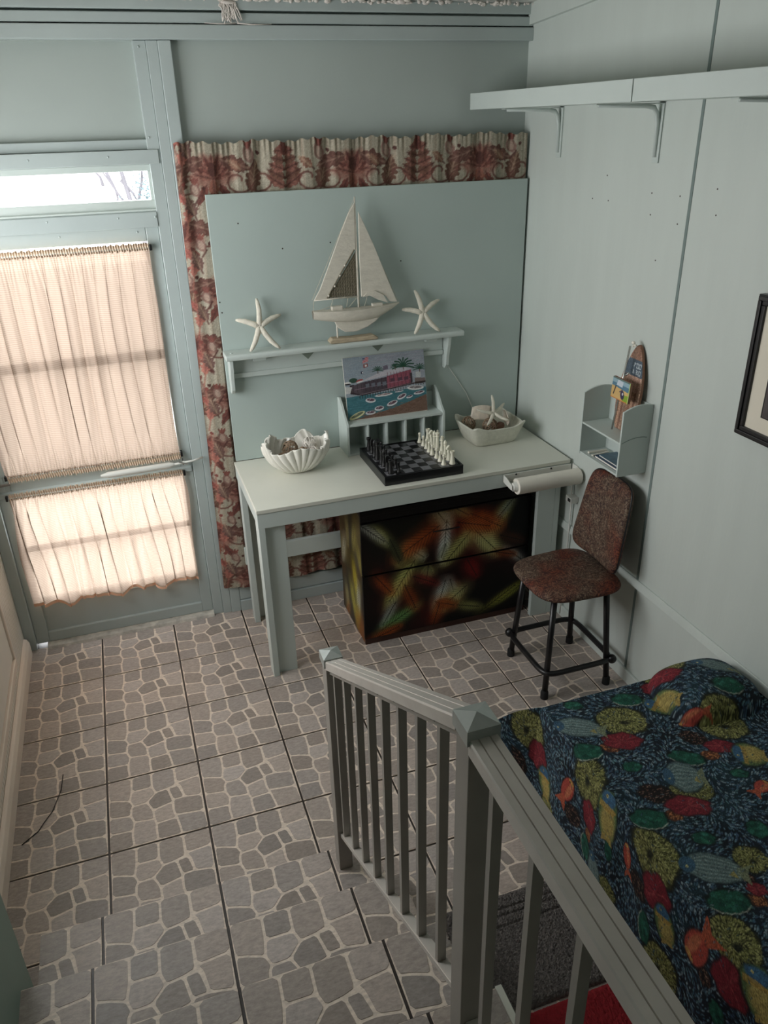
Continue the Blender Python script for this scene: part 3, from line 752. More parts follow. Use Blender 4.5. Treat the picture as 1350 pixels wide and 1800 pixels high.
# ------------------------------------------------------------------ airbrushed dresser below the desk
DRM = attr_material('airbrushed_lacquer', 0.45, spec=.25, coat=0)
DX0, DX1, DY0, DY1, DH = 1.078, 1.846, -.176, .168, .640
dz = thing('dresser', ((DX0+DX1)/2, 0, 0), 'black dresser airbrushed with red, orange and yellow feathers under the desk', 'dresser')
obj('carcass', MB().box(DX0+.006, DX1, DY0+.016, DY1, .0, DH-.02).box(DX0, DX1+.002, DY0-.002, DY1, DH-.0195, DH), mat('black_lacquer', rgb(17, 14, 12), .45, spec=.25), dz, bevel=.002)
FX, FZ = DX1-DX0, DH-.02
fc = Canvas(FX, FZ, .0022, (13, 11, 9))
YG, OR, RD, WH, GN = (172, 172, 100), (176, 78, 28), (128, 18, 18), (206, 214, 204), (60, 76, 40)
def P(x, z): return x-DX0, z
for x, z, a, b, c_, al in [(1.35, .45, .16, .12, OR, .55), (1.44, .50, .10, .10, OR, .5), (1.52, .42, .15, .12, RD, .75), (1.62, .49, .10, .09, OR, .5), (1.15, .42, .08, .13, (90, 40, 18), .7), (1.2, .38, .07, .07, RD, .5),
    (1.17, .2, .09, .10, RD, .5), (1.30, .16, .10, .10, OR, .35), (1.42, .13, .12, .07, OR, .55), (1.33, .06, .10, .06, RD, .6), (1.58, .28, .12, .09, RD, .6), (1.75, .27, .06, .09, RD, .5), (1.36, .26, .08, .07, RD, .5),
    (1.50, .17, .03, .07, OR, .5), (1.14, .03, .10, .035, OR, .6), (1.25, .48, .12, .13, (44, 50, 30), .8), (1.30, .30, .10, .12, (50, 56, 26), .7), (1.66, .15, .12, .1, (30, 34, 20), .6), (1.12, .5, .05, .1, (50, 54, 44), .7), (1.44, .36, .08, .1, (40, 22, 12), .6), (1.22, .08, .1, .06, (50, 70, 40), .6)]:
    fc.ell(*P(x, z), a, b, .3, c_, al, soft=1.0)
fc.a = np.clip(fc.a, 0, 1)**1.4*.60
for x, z, an, L, wd, c_, al in [(1.130, .565, -.95, .11, .06, YG, .95), (1.06, .60, -.75, .16, .05, (190, 190, 180), .45), (1.40, .60, -1.0, .11, .09, (170, 160, 120), .7), (1.47, .60, -.6, .10, .07, (180, 150, 90), .5),
    (1.74, .58, -2.05, .15, .075, YG, .85), (1.77, .60, -2.3, .14, .05, (150, 160, 140), .5), (1.452, .54, -1.65, .19, .07, WH, .7), (1.45, .43, -1.9, .07, .05, WH, .8),
    (1.575, .48, -2.3, .19, .09, YG, .75), (1.580, .47, -.85, .17, .12, (200, 200, 130), .9), (1.285, .46, -2.1, .10, .07, YG, .8), (1.305, .42, -.7, .06, .06, (214, 214, 190), .7),
    (1.31, .38, -2.15, .22, .09, (190, 192, 110), .95), (1.13, .34, -.95, .12, .07, OR, .6), (1.37, .34, -1.7, .07, .08, (190, 190, 120), .6), (1.42, .52, -2.6, .22, .11, OR, .55), (1.56, .55, -.55, .17, .11, OR, .5), (1.50, .52, -.3, .16, .1, OR, .4),
    (1.45, .25, -1.85, .14, .08, WH, .8), (1.47, .25, -1.3, .10, .06, (200, 200, 180), .5), (1.55, .20, -2.5, .16, .09, (196, 198, 130), .75), (1.50, .11, -.3, .12, .07, YG, .55), (1.40, .15, -.4, .10, .08, OR, .6),
    (1.22, .19, -2.1, .12, .06, (190, 200, 190), .6), (1.15, .06, .5, .18, .07, (110, 160, 90), .7), (1.10, .02, .3, .14, .06, OR, .6), (1.86, .17, -2.6, .18, .05, (150, 156, 60), .55), (1.83, .26, 2.4, .13, .06, (200, 206, 196), .45), (1.62, .045, .55, .2, .05, (150, 150, 60), .5),
    (1.68, .34, -.3, .1, .05, (150, 60, 20), .5), (1.26, .27, -1.2, .14, .08, OR, .45), (1.39, .02, 1.3, .12, .07, OR, .5), (1.30, .30, -.5, .12, .06, (130, 30, 24), .5), (1.55, .33, -1.1, .1, .08, (150, 26, 26), .6), (1.70, .42, -.4, .12, .07, (70, 36, 18), .7), (1.20, .50, -1.2, .12, .06, (60, 66, 40), .8)]:
    fc.frond(*P(x, z), an, L, wd, c_, alpha=min(.92, al+.12), n=11, glow=.14*al)
fc.noise(.08)
fa = fc.a
def front_slice(name, z0, z1, parent):
    i0, i1 = int(z0/fc.st), int(z1/fc.st)
    c2 = Canvas(FX-.004, (i1-i0-1)*fc.st, fc.st, (0, 0, 0)); c2.a[:] = fa[i0:i0+c2.ny, :c2.nx]
    def pos(X, Y):
        return DX0+.002+X, np.full_like(X, DY0+.0005), z0+Y
    o = c2.mesh(name+'_face', pos, DRM, parent, smooth=False)
    return o
def drawer(z0, z1):
    d = obj('drawer', B(DX0+.002, DX1-.002, DY0+.001, DY0+.015, z0+.001, z1-.001), mat('black_lacquer', rgb(17, 14, 12), .45, spec=.25), dz)
    o = front_slice('painted', z0+.001, z1-.001, d); o.name = 'drawer_front'
    return d
drawer(.030, .342); drawer(.347, .588)
tp = obj('top_rail', B(DX0+.002, DX1-.002, DY0+.003, DY0+.015, .592, .620), mat('black_lacquer', rgb(17, 14, 12), .45, spec=.25), dz)
obj('drawer_pull', B(1.391, 1.513, DY0-.003, DY0, .494, .499), BLACKW, dz, bevel=.001)
obj('plinth', B(DX0+.004, DX1-.004, DY0+.004, DY0+.014, 0, .028), mat('orange_brown_plinth', rgb(56, 26, 13), .4), dz)
sc_ = Canvas(DY1-DY0-.006, FZ, .0022, (62, 54, 38))
for k in range(26):
    sc_.ell(rng.uniform(0, .33), rng.uniform(0, .6), rng.uniform(.03, .08), rng.uniform(.03, .09), rng.uniform(0, 3), [(104, 92, 54), (46, 38, 26), (128, 112, 60), (90, 62, 32), (110, 104, 84)][k % 5], .6, soft=1)
for x, z, an, L, wd, c_ in [(.10, .55, -1.3, .14, .08, (206, 192, 104)), (.22, .52, -1.6, .13, .06, (190, 176, 110)), (.08, .46, -2.0, .12, .06, (190, 180, 96)), (.15, .36, -1.8, .18, .08, (220, 204, 60)), (.26, .40, -1.2, .14, .07, (212, 206, 180)), (.08, .26, -1.5, .15, .07, (216, 216, 196)), (.20, .22, -1.9, .16, .08, (214, 206, 90)), (.10, .14, -1.4, .12, .09, (224, 214, 80)), (.28, .16, -1.7, .12, .06, (180, 170, 120)), (.24, .06, -1.0, .1, .05, (180, 104, 50))]:
    sc_.frond(x, z, an, L, wd, c_, (70, 60, 30), alpha=.8, n=12, glow=.5)
sc_.ell(.02, .03, .12, .09, 0, (150, 84, 34), .7, soft=1); sc_.noise(.08)
sc_.mesh('side_panel', lambda X, Y: (np.full_like(X, DX0+.0055), DY0+.004+X, .0005+Y), DRM, dz, smooth=False)

# ------------------------------------------------------------------ things on the desk
# letter rack
lr = thing('letter_rack', (1.348, .19, .7605), 'white wooden desk rack with five open slots, standing behind the chessboard', 'desk rack')
side = [(.118, .7605), (.248, .7605), (.248, .985), (.225, .990), (.190, .965), (.150, .925), (.122, .903), (.118, .89)]
obj('side', MB().prism(side, 'x', 1.124, 1.134), SHELFP, lr, bevel=.001); obj('side', MB().prism(side, 'x', 1.556, 1.566), SHELFP, lr, bevel=.001)
obj('shelf', B(1.1345, 1.5555, .122, .240, .8885, .8985), SHELFP, lr, bevel=.001)
obj('base', B(1.1345, 1.5555, .122, .240, .7605, .769), SHELFP, lr, bevel=.001)
obj('back', B(1.1345, 1.5555, .2405, .247, .7605, .960), SHELFP, lr)
for k in range(1, 5): obj('divider', B(1.1345+k*.0842-.004, 1.1345+k*.0842+.004, .124, .240, .7695, .888), SHELFP, lr, bevel=.001)

# marina painting leaning on the rack
PW, PH = .358, .262
pc = Canvas(PW, PH, .0015, (138, 150, 160))
for k in range(500):
    y = rng.uniform(.14, PH); x = rng.uniform(0, PW)
    c_ = np.array((128, 146, 160)) if x < .1 else np.array((146, 146, 160)); pc.line([(x, y), (x+rng.uniform(.02, .06), y+rng.uniform(-.002, .004))], .002, c_+rng.uniform(-14, 14), .6)
pc.poly([(0, 0), (PW, 0), (PW, .105), (0, .10)], (50, 112, 122))
for k in range(500):
    x = rng.uniform(0, PW); y = rng.uniform(0.02, .1); pc.line([(x, y), (x+rng.uniform(.01, .03), y+rng.uniform(-.003, .003))], .0018, np.array((48, 110, 124))+rng.uniform(-22, 26), .6)
pc.poly([(.0, .0), (PW, .0), (PW, .072), (.28, .05), (.2, .03), (.08, .012)], (116, 84, 66))
for k in range(260):
    x = rng.uniform(.06, PW); y = rng.uniform(0, .02+.05*x/PW); pc.line([(x, y), (x+.01, y+rng.uniform(-.003, .003))], .002, np.array((118, 84, 68))+rng.uniform(-28, 20), .7)
# boathouse
pc.poly([(.02, .112), (.07, .10), (.31, .122), (.31, .128), (.02, .15)], (56, 40, 44))
pc.poly([(.03, .118), (.075, .104), (.076, .155), (.03, .145)], (84, 70, 78)); pc.poly([(.075, .104), (.185, .116), (.185, .166), (.076, .155)], (72, 58, 68))
pc.poly([(.185, .116), (.30, .130), (.296, .184), (.185, .168)], (150, 66, 84)); pc.poly([(.07, .157), (.30, .186), (.27, .196), (.18, .194), (.10, .170)], (178, 172, 180))
pc.poly([(.172, .194), (.195, .198), (.193, .215), (.174, .212)], (104, 92, 110))
for k in range(15): pc.line([(.035+k*.018, .112+k*.001), (.035+k*.018, .15+k*.0018)], .0016, (42, 30, 38), .8)
for k in range(26): pc.line([(.06+k*.0115, .100+k*.0008), (.06+k*.0115, .088+k*.0011)], .002, (40, 26, 24))
pc.line([(.04, .128), (.30, .146)], .002, (170, 130, 150), .7); pc.line([(.06, .105), (.31, .127)], .002, (150, 130, 136), .8)
for x in (.09, .115, .14, .165): pc.poly([(x, .130), (x+.016, .132), (x+.016, .148), (x, .146)], (100, 104, 116))
for x in (.20, .235, .262): pc.poly([(x, .142), (x+.02, .144), (x+.02, .158), (x, .156)], (90, 52, 70))
for k in range(8): pc.line([(.19+k*.014, .162), (.19+k*.014, .182)], .0018, (110, 34, 48), .8)
pc.poly([(.31, .13), (PW, .128), (PW, .142), (.31, .147)], (120, 100, 96)); pc.poly([(.31, .12), (PW, .122), (PW, .130), (.31, .130)], (54, 38, 34)); pc.poly([(.316, .148), (.338, .148), (.338, .172), (.316, .172)], (176, 178, 178)); pc.poly([(.29, .13), (.30, .13), (.30, .17), (.29, .17)], (60, 48, 54))
def palm(x, y, s):
    for k in range(9):
        a = -.25+k*.44; pc.line([(x, y), (x+.5*s*math.cos(a), y+.5*s*math.sin(a)+.1*s), (x+s*math.cos(a), y+s*math.sin(a)*.75)], .0045*s/.04, (24, 74, 48), .95)
    pc.line([(x, y), (x, y-.012)], .003, (90, 70, 50))
palm(.148, .196, .024); palm(.262, .200, .048); palm(.226, .203, .02); palm(.335, .182, .030)
pc.ell(.038, .167, .018, .010, 0, (44, 78, 60)); pc.ell(.012, .158, .016, .006, 0, (210, 206, 200)); pc.ell(.012, .154, .014, .003, 0, (40, 34, 38)); pc.ell(.065, .163, .016, .006, .2, (170, 60, 62)); pc.ell(.066, .159, .016, .003, .2, (214, 204, 200))
pc.poly([(0, .115), (.02, .115), (.03, .14), (0, .145)], (190, 190, 186))
# flags
pc.poly([(.085, .232), (.11, .238), (.113, .256), (.087, .254)], (198, 92, 96)); pc.poly([(.086, .244), (.097, .247), (.097, .255), (.087, .254)], (66, 76, 120))
for k in range(3): pc.line([(.087, .235+.006*k), (.112, .241+.006*k)], .0014, (206, 190, 192), .9)
pc.poly([(.088, .213), (.107, .217), (.108, .230), (.088, .229)], (150, 66, 60)); pc.poly([(.0935, .217), (.103, .219), (.103, .226), (.0935, .225)], (214, 214, 210)); pc.poly([(.074, .190), (.084, .191), (.084, .20), (.075, .20)], (30, 34, 60)); pc.ell(.081, .195, .002, .003, 0, (220, 220, 215)); pc.line([(.086, .16), (.086, .23)], .001, (150, 140, 150))
def boat(x, y, L, h, a, c1=(206, 204, 206), c2=(96, 62, 76)):
    pc.ell(x, y, L/2, h/2, a, c1); pc.ell(x+.001, y+.002, L*.38, h*.28, a, c2); pc.line([(x-.15*L, y), (x+.02*L, y+.3*h)], .0016, c1)
boat(.04, .020, .075, .022, .35, (214, 206, 140), (100, 110, 84)); boat(.105, .076, .045, .02, -.15); boat(.165, .092, .08, .012, .03, (212, 208, 206), (140, 110, 112)); boat(.235, .098, .04, .006, .05)
boat(.245, .075, .045, .02, .35); boat(.20, .052, .05, .02, .25); boat(.14, .038, .042, .02, .05); boat(.10, .024, .045, .016, 0, (200, 198, 200)); boat(.31, .105, .075, .02, -.08, (210, 206, 204), (120, 110, 112)); boat(.325, .082, .05, .014, .1); boat(.28, .07, .03, .012, .2)
pc.poly([(0, 0), (PW, 0), (PW, .0025), (0, .0025)], (196, 190, 176)); pc.noise(.05); pc.a = (pc.a*.72+pc.a.mean(-1, keepdims=True)*.28)*1.02
tilt = math.radians(11)
mp_ = thing('marina_painting', (1.325, .20, .899), 'unframed painting of a red boathouse marina with palms leaning above the desk rack', 'painting')
def ppos(X, Y):
    return 1.147+X-.0045*Y, .1685+Y*math.sin(tilt)-.0004, .8990+.0035*X+Y*math.cos(tilt)
pc.mesh('picture_surface', ppos, attr_material('painted_canvas', .6), mp_, smooth=False)
pan = MB(); n = [tuple(float(q) for q in ppos(np.array(a), np.array(b))) for a, b in ((0, 0), (PW, 0), (PW, PH), (0, PH))]
pan.v = [(x, y+.0008, z) for x, y, z in n]+[(x, y+.006, z) for x, y, z in n]; pan.f = [[0, 1, 2, 3], [7, 6, 5, 4], [0, 4, 5, 1], [1, 5, 6, 2], [2, 6, 7, 3], [3, 7, 4, 0]]
obj('panel', pan, PAPER, mp_)

# scallop-shell bowl
def shell_bowl():
    root = thing('shell_bowl', (.895, .075, .7605), 'white ribbed clam-shell bowl on the left end of the desk', 'bowl')
    A, Bq, H = .132, .098, .105; NT, NU = 360, 28
    def fn(u, v):
        th = 2*math.pi*u; t = v; dth = math.atan2(math.sin(th+math.pi/2), math.cos(th+math.pi/2))
        front = math.exp(-(dth/.55)**2); b = .5+.5*math.sin(th); endk = abs(math.cos(th))**4
        sw = th*12+ (1-t)**1.0*7.5*math.copysign(1, dth)*(1-math.exp(-abs(dth)*2.5))
        rb = abs(math.sin(sw))**.7
        r = .36+.64*math.sin(min(1, t*1.02)*math.pi/2)**.85
        fr = r*(1+.125*(rb-.6)*min(1, t*3)*(.45+.55*t))
        x = .895+A*fr*math.cos(th); y = .075+Bq*fr*math.sin(th)
        spike = max(0, math.sin(5.5*(th+.28)))**.8*(1-.95*front)
        hh = .092+.032*front+.010*b+.018*endk+.032*spike*(.35+.65*max(b, endk))
        z = .7612+hh*(t**1.3)
        return (x, y, z)
    m = MB().grid(fn, NT, NU); n = len(m.v)
    k = NU+1; ring = [i*k for i in range(NT)]; m.f.append(ring)
    obj('shell', m, CERAM, root, True, solid=.005)
    return root
shell_bowl()
# square white dish, wavy rim
def dish():
    root = thing('ceramic_dish', (1.765, .09, .7605), 'white square ceramic dish with a wavy rim at the right end of the desk', 'dish')
    ca, sa = math.cos(.04), math.sin(.04)
    def sup(th, e): c, s = math.cos(th), math.sin(th); return (abs(c)**e*(1 if c > 0 else -1), abs(s)**e*(1 if s > 0 else -1))
    def fn(u, v):
        th = 2*math.pi*u; px, py = sup(th, .36); t = v
        r = .74+.26*t**.8; corner = abs(math.sin(2*th))**4
        x = px*(.128*r+.008*corner*t**4); y = py*(.104*r+.006*corner*t**4)
        z = .0012+.086*t**1.15+(.007*corner+.004*math.sin(6*th+1)-.006*(1-corner)*math.cos(2*th)**2)*t**3
        return (1.765+x*ca-y*sa, .092+x*sa+y*ca, .7612+z)
    NT, NU = 160, 18; m = MB().grid(fn, NT, NU); m.f.append([i*(NU+1) for i in range(NT)])
    obj('body', m, mat('mottled_white_glaze', rgb(214, 212, 198), .3, coat=.4, noise=.1, nscale=60, bump=.5, bscale=45), root, True, solid=.006)
dish()
def vine_ball(c, r, m, label, seed, n=16, group=None):
    rr = random.Random(seed); mb = MB()
    for k in range(n):
        ax = Vector((rr.gauss(0, 1), rr.gauss(0, 1), rr.gauss(0, 1))).normalized(); u = ax.orthogonal().normalized(); w = ax.cross(u); R = r*rr.uniform(.9, 1)
        off = ax*rr.uniform(-.35, .35)*r; q = math.sqrt(max(.1, 1-(off.length/r)**2))
        mb.tube([Vector(c)+off+(u*math.cos(a)+w*math.sin(a))*R*q*(1+.04*math.sin(3*a+k)) for a in [2*math.pi*i/18 for i in range(18)]], r*.055, 5, closed=True)
    return obj('vine_ball', mb, m, None, True, label=label, cat='decorative ball', group=group)
vine_ball((.875, .095, .845), .033, VINE, 'brown woven vine ball in the left side of the clam-shell bowl', 1)
vine_ball((.920, .060, .829), .028, VINE, 'brown woven vine ball lying lowest in the clam-shell bowl', 2)
vine_ball((.957, .098, .853), .029, VINEW, 'white woven vine ball in the clam-shell bowl', 3)
vine_ball((.835, .055, .822), .026, VINE, 'small tan vine ball near the left rim of the clam-shell bowl', 6)
vine_ball((.965, .055, .833), .022, VINEW, 'half-hidden white vine ball at the right rim of the clam-shell bowl', 8)
vine_ball((1.685, .135, .826), .031, VINE, 'dark woven vine ball in the left corner of the ceramic dish', 4)
vine_ball((1.765, .085, .823), .033, VINE, 'brown woven vine ball under the starfish in the ceramic dish', 5)
def conch(name, c, r, m, label, rot):
    mb = MB(); n = 40; pts = []; rad = []
    for i in range(n):
        t = i/(n-1); a = t*4.2*math.pi+rot; q = r*(1-t)**1.1
        pts.append((c[0]+q*.55*math.cos(a)+.9*r*(t-.5), c[1]+q*.55*math.sin(a), c[2]+q*.12*math.sin(a*1.0)+t*r*.35)); rad.append(.42*r*(1-t)**.9+.001)
    mb.tube(pts, rad, 10)
    return obj(name, mb, m, None, True, label=label, cat='seashell')
conch('seashell', (1.70, .05, .810), .030, SHELLP, 'pale spiral shell at the front left of the ceramic dish', .5)
conch('seashell', (1.82, .09, .812), .032, SHELLB, 'glossy brown shell right of the starfish in the ceramic dish', 2)
conch('seashell', (1.79, .13, .815), .030, SHELLP, 'pale shell behind the starfish in the ceramic dish', 3)
conch('seashell', (.965, .045, .812), .026, SHELLB, 'brown shell at the front of the clam-shell bowl', 1.6)
def starfish(c, tips, r, label, name='starfish', thick=.6):
    mb = MB(); c = Vector(c)
    for i, t in enumerate(tips):
        t = Vector(t); d = t-c; side = d.cross(Vector((0, 1, 0))).normalized()*d.length*.05*(1 if i % 2 else -1)
        pts = [c-d*.02, c+d*.3+side*.6, c+d*.6+side, c+d*.85+side*.5, t]; mb.tube(pts, [r*1.15, r*.95, r*.9, r*.7, r*.35], 10)
    mb.ball(c, r*1.5, 12, (1, thick, 1))
    return obj(name, mb, STARM, None, True, label=label, cat='starfish')
starfish((1.775, .075, .880), [(1.775, .10, .955), (1.70, .085, .905), (1.845, .115, .905), (1.72, .02, .852), (1.825, .025, .858)], .008, 'white finger starfish resting on top of the filled ceramic dish')
shp = MB().grid(lambda u, v: (1.74+.085*(u-.5)+.02*(v-.5), .13+.02*(v-.5)-.02*(u-.5), .835+.058*v+.008*math.sin(3.14*u)), 8, 8)
obj('seashell', shp, SHELLP, None, True, solid=.004, label='flat square-edged pale shell standing up behind the starfish in the dish', cat='seashell')
shp = MB().grid(lambda u, v: (1.838+.02*(u-.5)+.006*math.sin(3.14*v), .085+.09*(u-.5), .828+.055*v*(1-.3*abs(u-.5)*2)), 8, 8)
obj('seashell', shp, SHELLP, None, True, solid=.004, label='pale curved shell leaning on the right inner side of the dish', cat='seashell')

# chess set
cb = thing('chessboard', (1.337, -.052, .7605), 'black box chessboard with grey and black squares on the desk', 'chessboard')
bx0, bx1, by0, by1 = 1.172, 1.502, -.222, .108
obj('box', B(bx0, bx1, by0, by1, .7605, .795), BLACKW, cb, bevel=.002)
obj('rim', MB().box(bx0, bx1, by0, by0+.008, .7952, .7985).box(bx0, bx1, by1-.008, by1, .7952, .7985).box(bx0, bx0+.008, by0+.008, by1-.008, .7952, .7985).box(bx1-.008, bx1, by0+.008, by1-.008, .7952, .7985), BLACKW, cb)
sq = .0375; q0x, q0y = bx0+.015, by0+.015
GSQ = mat('grey_stone_square', rgb(112, 112, 116), .35, noise=.15, nscale=60); BSQ = mat('black_stone_square', rgb(26, 26, 28), .3)
for i in range(8):
    for j in range(8):
        obj('square', B(q0x+i*sq+.0004, q0x+(i+1)*sq-.0004, q0y+j*sq+.0004, q0y+(j+1)*sq-.0004, .7951, .7968), GSQ if (i+j) % 2 == 0 else BSQ, cb)
ZS = .797
def piece(kind, m):
    mb = MB()
    if kind == 'pawn': mb.lathe([(.0105, 0), (.0105, .003), (.0085, .006), (.0052, .018), (.0042, .030), (.0055, .032), (.003, .034)], seg=16).ball((0, 0, .0385), .0062, 12)
    elif kind == 'rook': mb.lathe([(.0125, 0), (.0125, .003), (.0105, .008), (.0075, .030), (.0070, .042), (.0095, .046), (.0100, .055), (.0065, .055), (.0065, .051)], seg=16)
    elif kind == 'bishop': mb.lathe([(.0115, 0), (.0115, .003), (.009, .008), (.0055, .030), (.0048, .046), (.0075, .048), (.0045, .051), (.0072, .058), (.0062, .065), (.0025, .070), (.001, .074)], seg=16)
    elif kind == 'queen': mb.lathe([(.0125, 0), (.0125, .003), (.0100, .010), (.0065, .035), (.0058, .054), (.0085, .057), (.0060, .060), (.0090, .072), (.0055, .070)], seg=16).ball((0, 0, .0735), .0045, 10)
    elif kind == 'king':
        mb.lathe([(.0130, 0), (.0130, .003), (.0105, .010), (.0075, .038), (.0068, .058), (.0092, .061), (.0070, .064), (.0095, .076), (.0040, .079)], seg=16); mb.box(-.0015, .0015, -.0012, .0012, .078, .090).box(-.0045, .0045, -.0012, .0012, .083, .086)
    else:
        mb.lathe([(.0122, 0), (.0122, .003), (.0098, .008), (.0075, .022), (.0068, .034)], seg=16)
        mb.prism([(-.007, .032), (.007, .032), (.0085, .046), (.006, .058), (.001, .0625), (-.004, .060), (-.0125, .052), (-.0115, .046), (-.004, .047)], 'y', -.0048, .0048)
    return mb
ORD = ['rook', 'knight', 'bishop', 'queen', 'king', 'bishop', 'knight', 'rook']
WORD = ['nearest the desk edge', 'second from the desk edge', 'third from the desk edge', 'fourth from the desk edge', 'fourth from the rack end', 'third from the rack end', 'second from the rack end', 'nearest the desk rack']
protos = {}
for col_, m, xb, xp, g in (('black', CHB, 0, 1, 'black chess pieces'), ('ivory', CHW, 7, 6, 'ivory chess pieces')):
    for j in range(8):
        for kind, xi in ((ORD[j], xb), ('pawn', xp)):
            key = (col_, kind)
            if key not in protos:
                o = obj('chess_'+kind, piece(kind, m), m, None, 'auto'); protos[key] = o.data
            else:
                o = bpy.data.objects.new('chess_'+kind, protos[key]); COL.objects.link(o)
            o.location = (q0x+(xi+.5)*sq+random.uniform(-.003, .003), q0y+(j+.5)*sq+random.uniform(-.003, .003), ZS)
            o.rotation_euler = (0, 0, random.uniform(-.3, .3)+(0 if col_ == 'ivory' else math.pi))
            tag(o, f'{col_} chess {kind} on the chessboard, {WORD[j]} in its row', 'chess piece', g)

# ------------------------------------------------------------------ wall shelf above the desk with boat and starfish
sh = thing('wall_shelf', (1.165, .2, 1.23), 'pale green wooden wall shelf with a pegged apron under the model sailboat', 'shelf')
obj('top_board', MB().prism([(.160, 1.220), (.163, 1.210), (.249, 1.210), (.249, 1.232), (.168, 1.232), (.160, 1.228)], 'x', .668, 1.668), SHELFP, sh, bevel=.003)
ap = MB(); ap.box(.70, 1.60, .236, .249, 1.122, 1.2095)
obj('apron', ap, SHELFP, sh, bevel=.0015)
obj('rail', B(.70, 1.60, .228, .2355, 1.122, 1.142), SHELFP, sh, bevel=.002)
for x0, x1 in ((.779, .832), (1.512, 1.564)): obj('peg_block', B(x0, x1, .205, .2355, 1.188, 1.2095), SHELFP, sh, bevel=.002)
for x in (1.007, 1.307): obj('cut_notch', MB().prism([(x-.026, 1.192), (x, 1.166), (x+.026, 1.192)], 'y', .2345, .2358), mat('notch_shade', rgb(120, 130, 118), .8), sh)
br = [(.249, 1.2095), (.180, 1.2095), (.185, 1.17), (.200, 1.12), (.205, 1.08), (.222, 1.062), (.249, 1.062)]
obj('bracket', MB().prism(br, 'x', .682, .697), SHELFP, sh, bevel=.002); obj('bracket', MB().prism(br, 'x', 1.603, 1.618), SHELFP, sh, bevel=.002)
obj('dowel_plug', MB().tube([(.695, .20, 1.2318), (.695, .20, 1.2335)], .005, 10), SHELFP, sh); obj('dowel_plug', MB().tube([(1.63, .20, 1.2318), (1.63, .20, 1.2335)], .005, 10), SHELFP, sh)
obj('hanging_cord', MB().tube([(1.61, .244, 1.09), (1.66, .246, 1.02), (1.72, .246, .93), (1.75, .244, .86), (1.755, .242, .80)], .0018, 6), PLAST, None, True, label='thin pale cord hanging down the board from the right shelf bracket to the dish', cat='cord')

sb = thing('model_sailboat', (1.19, .19, 1.232), 'whitewashed wooden model sailboat with two sails on a driftwood base', 'model boat')
def flat(pts, y, th): return MB().prism(pts, 'y', y-th/2, y+th/2)
obj('mainsail', flat([(1.214, 1.755), (1.187, 1.715), (1.142, 1.622), (1.099, 1.527), (1.062, 1.447), (1.036, 1.408), (1.092, 1.408), (1.135, 1.482), (1.203, 1.583), (1.2125, 1.583)], .19, .008), WOODW, sb, bevel=.002)
nt = MB()
for k in range(13):
    f = k/12; nt.tube([(1.092+(1.2115-1.092)*f, .19, 1.410), (1.2115, .19, 1.412+(1.58-1.412)*(1-f)*.98)], .0009, 4)
    x = 1.092+.12*f; nt.tube([(x, .19, 1.409), (x, .19, 1.411+.17*f)], .0009, 4); nt.tube([(1.2115-.118*(1-f), .19, 1.41+.17*f), (1.2115, .19, 1.41+.17*f)], .0009, 4)
nt.tube([(1.088, .188, 1.411), (1.135, .188, 1.482), (1.206, .188, 1.586)], .0035, 6)
obj('net', nt, NETM, sb)
netp = MB().prism([(1.094, 1.411), (1.2115, 1.411), (1.2115, 1.575)], 'y', .1925, .1935); obj('net_cloth', netp, mat('net_cloth', rgb(150, 142, 120), .95, noise=.35, nscale=160), sb)
obj('bead', MB().ball((1.095, .186, 1.420), .0045, 8).ball((1.122, .186, 1.455), .0045, 8).ball((1.145, .186, 1.493), .004, 8).ball((1.166, .186, 1.53), .004, 8), WOODW, sb, True)
obj('boom', MB().tube([(1.036, .19, 1.4065), (1.212, .19, 1.4075)], .003, 6), WOODW, sb, True)
obj('jib', flat([(1.228, 1.722), (1.243, 1.692), (1.289, 1.592), (1.340, 1.465), (1.379, 1.373), (1.347, 1.377), (1.33, 1.400), (1.284, 1.421), (1.262, 1.410), (1.228, 1.405), (1.2255, 1.55)], .187, .007), WOODW, sb, bevel=.002)
obj('staysail', flat([(1.283, 1.426), (1.318, 1.408), (1.338, 1.374), (1.30, 1.388), (1.262, 1.408), (1.232, 1.404), (1.25, 1.42)], .181, .004), WOODW, sb, bevel=.001)
obj('mast', MB().tube([(1.2175, .19, 1.352), (1.2165, .19, 1.776)], [.0045, .0028], 8), WOODW, sb, True)
hl = MB()
def hull(u, v):
    t = u; x = 1.028+.361*t; w_ = .030*math.sin(math.pi*min(1, .12+t*.88))**.75+.0005
    top = 1.358+.008*(2*t-1)**2+.004*t; dep = (.030+.020*math.sin(math.pi*min(1, t*.9+.05)))*(1 if t < .75 else max(.05, (1-t)/.25)**.6)
    a = math.pi*(v); return (x, .19-w_*math.cos(a), top-dep*math.sin(a)**.8)
hl.grid(hull, 40, 14); nn = len(hl.v); hl.f.append([i*15 for i in range(41)]+[i*15+14 for i in range(40, -1, -1)])
obj('hull', hl, WOODW, sb, 'auto')
obj('keel', flat([(1.112, 1.322), (1.119, 1.305), (1.129, 1.290), (1.156, 1.272), (1.204, 1.270), (1.25, 1.284), (1.285, 1.303), (1.302, 1.318), (1.2, 1.33)], .19, .012), WOODW, sb, bevel=.003)
obj('cabin', B(1.104, 1.149, .178, .202, 1.356, 1.378), WOODW, sb, bevel=.003); obj('cabin', B(1.272, 1.316, .180, .200, 1.362, 1.375), WOODW, sb, bevel=.002)
obj('stand_post', MB().tube([(1.1235, .19, 1.318), (1.124, .19, 1.25)], .0035, 8), WOODW, sb)
obj('driftwood_base', MB().prism([(1.084, 1.240), (1.092, 1.2325), (1.285, 1.2325), (1.292, 1.240), (1.27, 1.252), (1.18, 1.250), (1.098, 1.254)], 'y', .168, .212), DRIFT, sb, bevel=.004)
rg = MB()
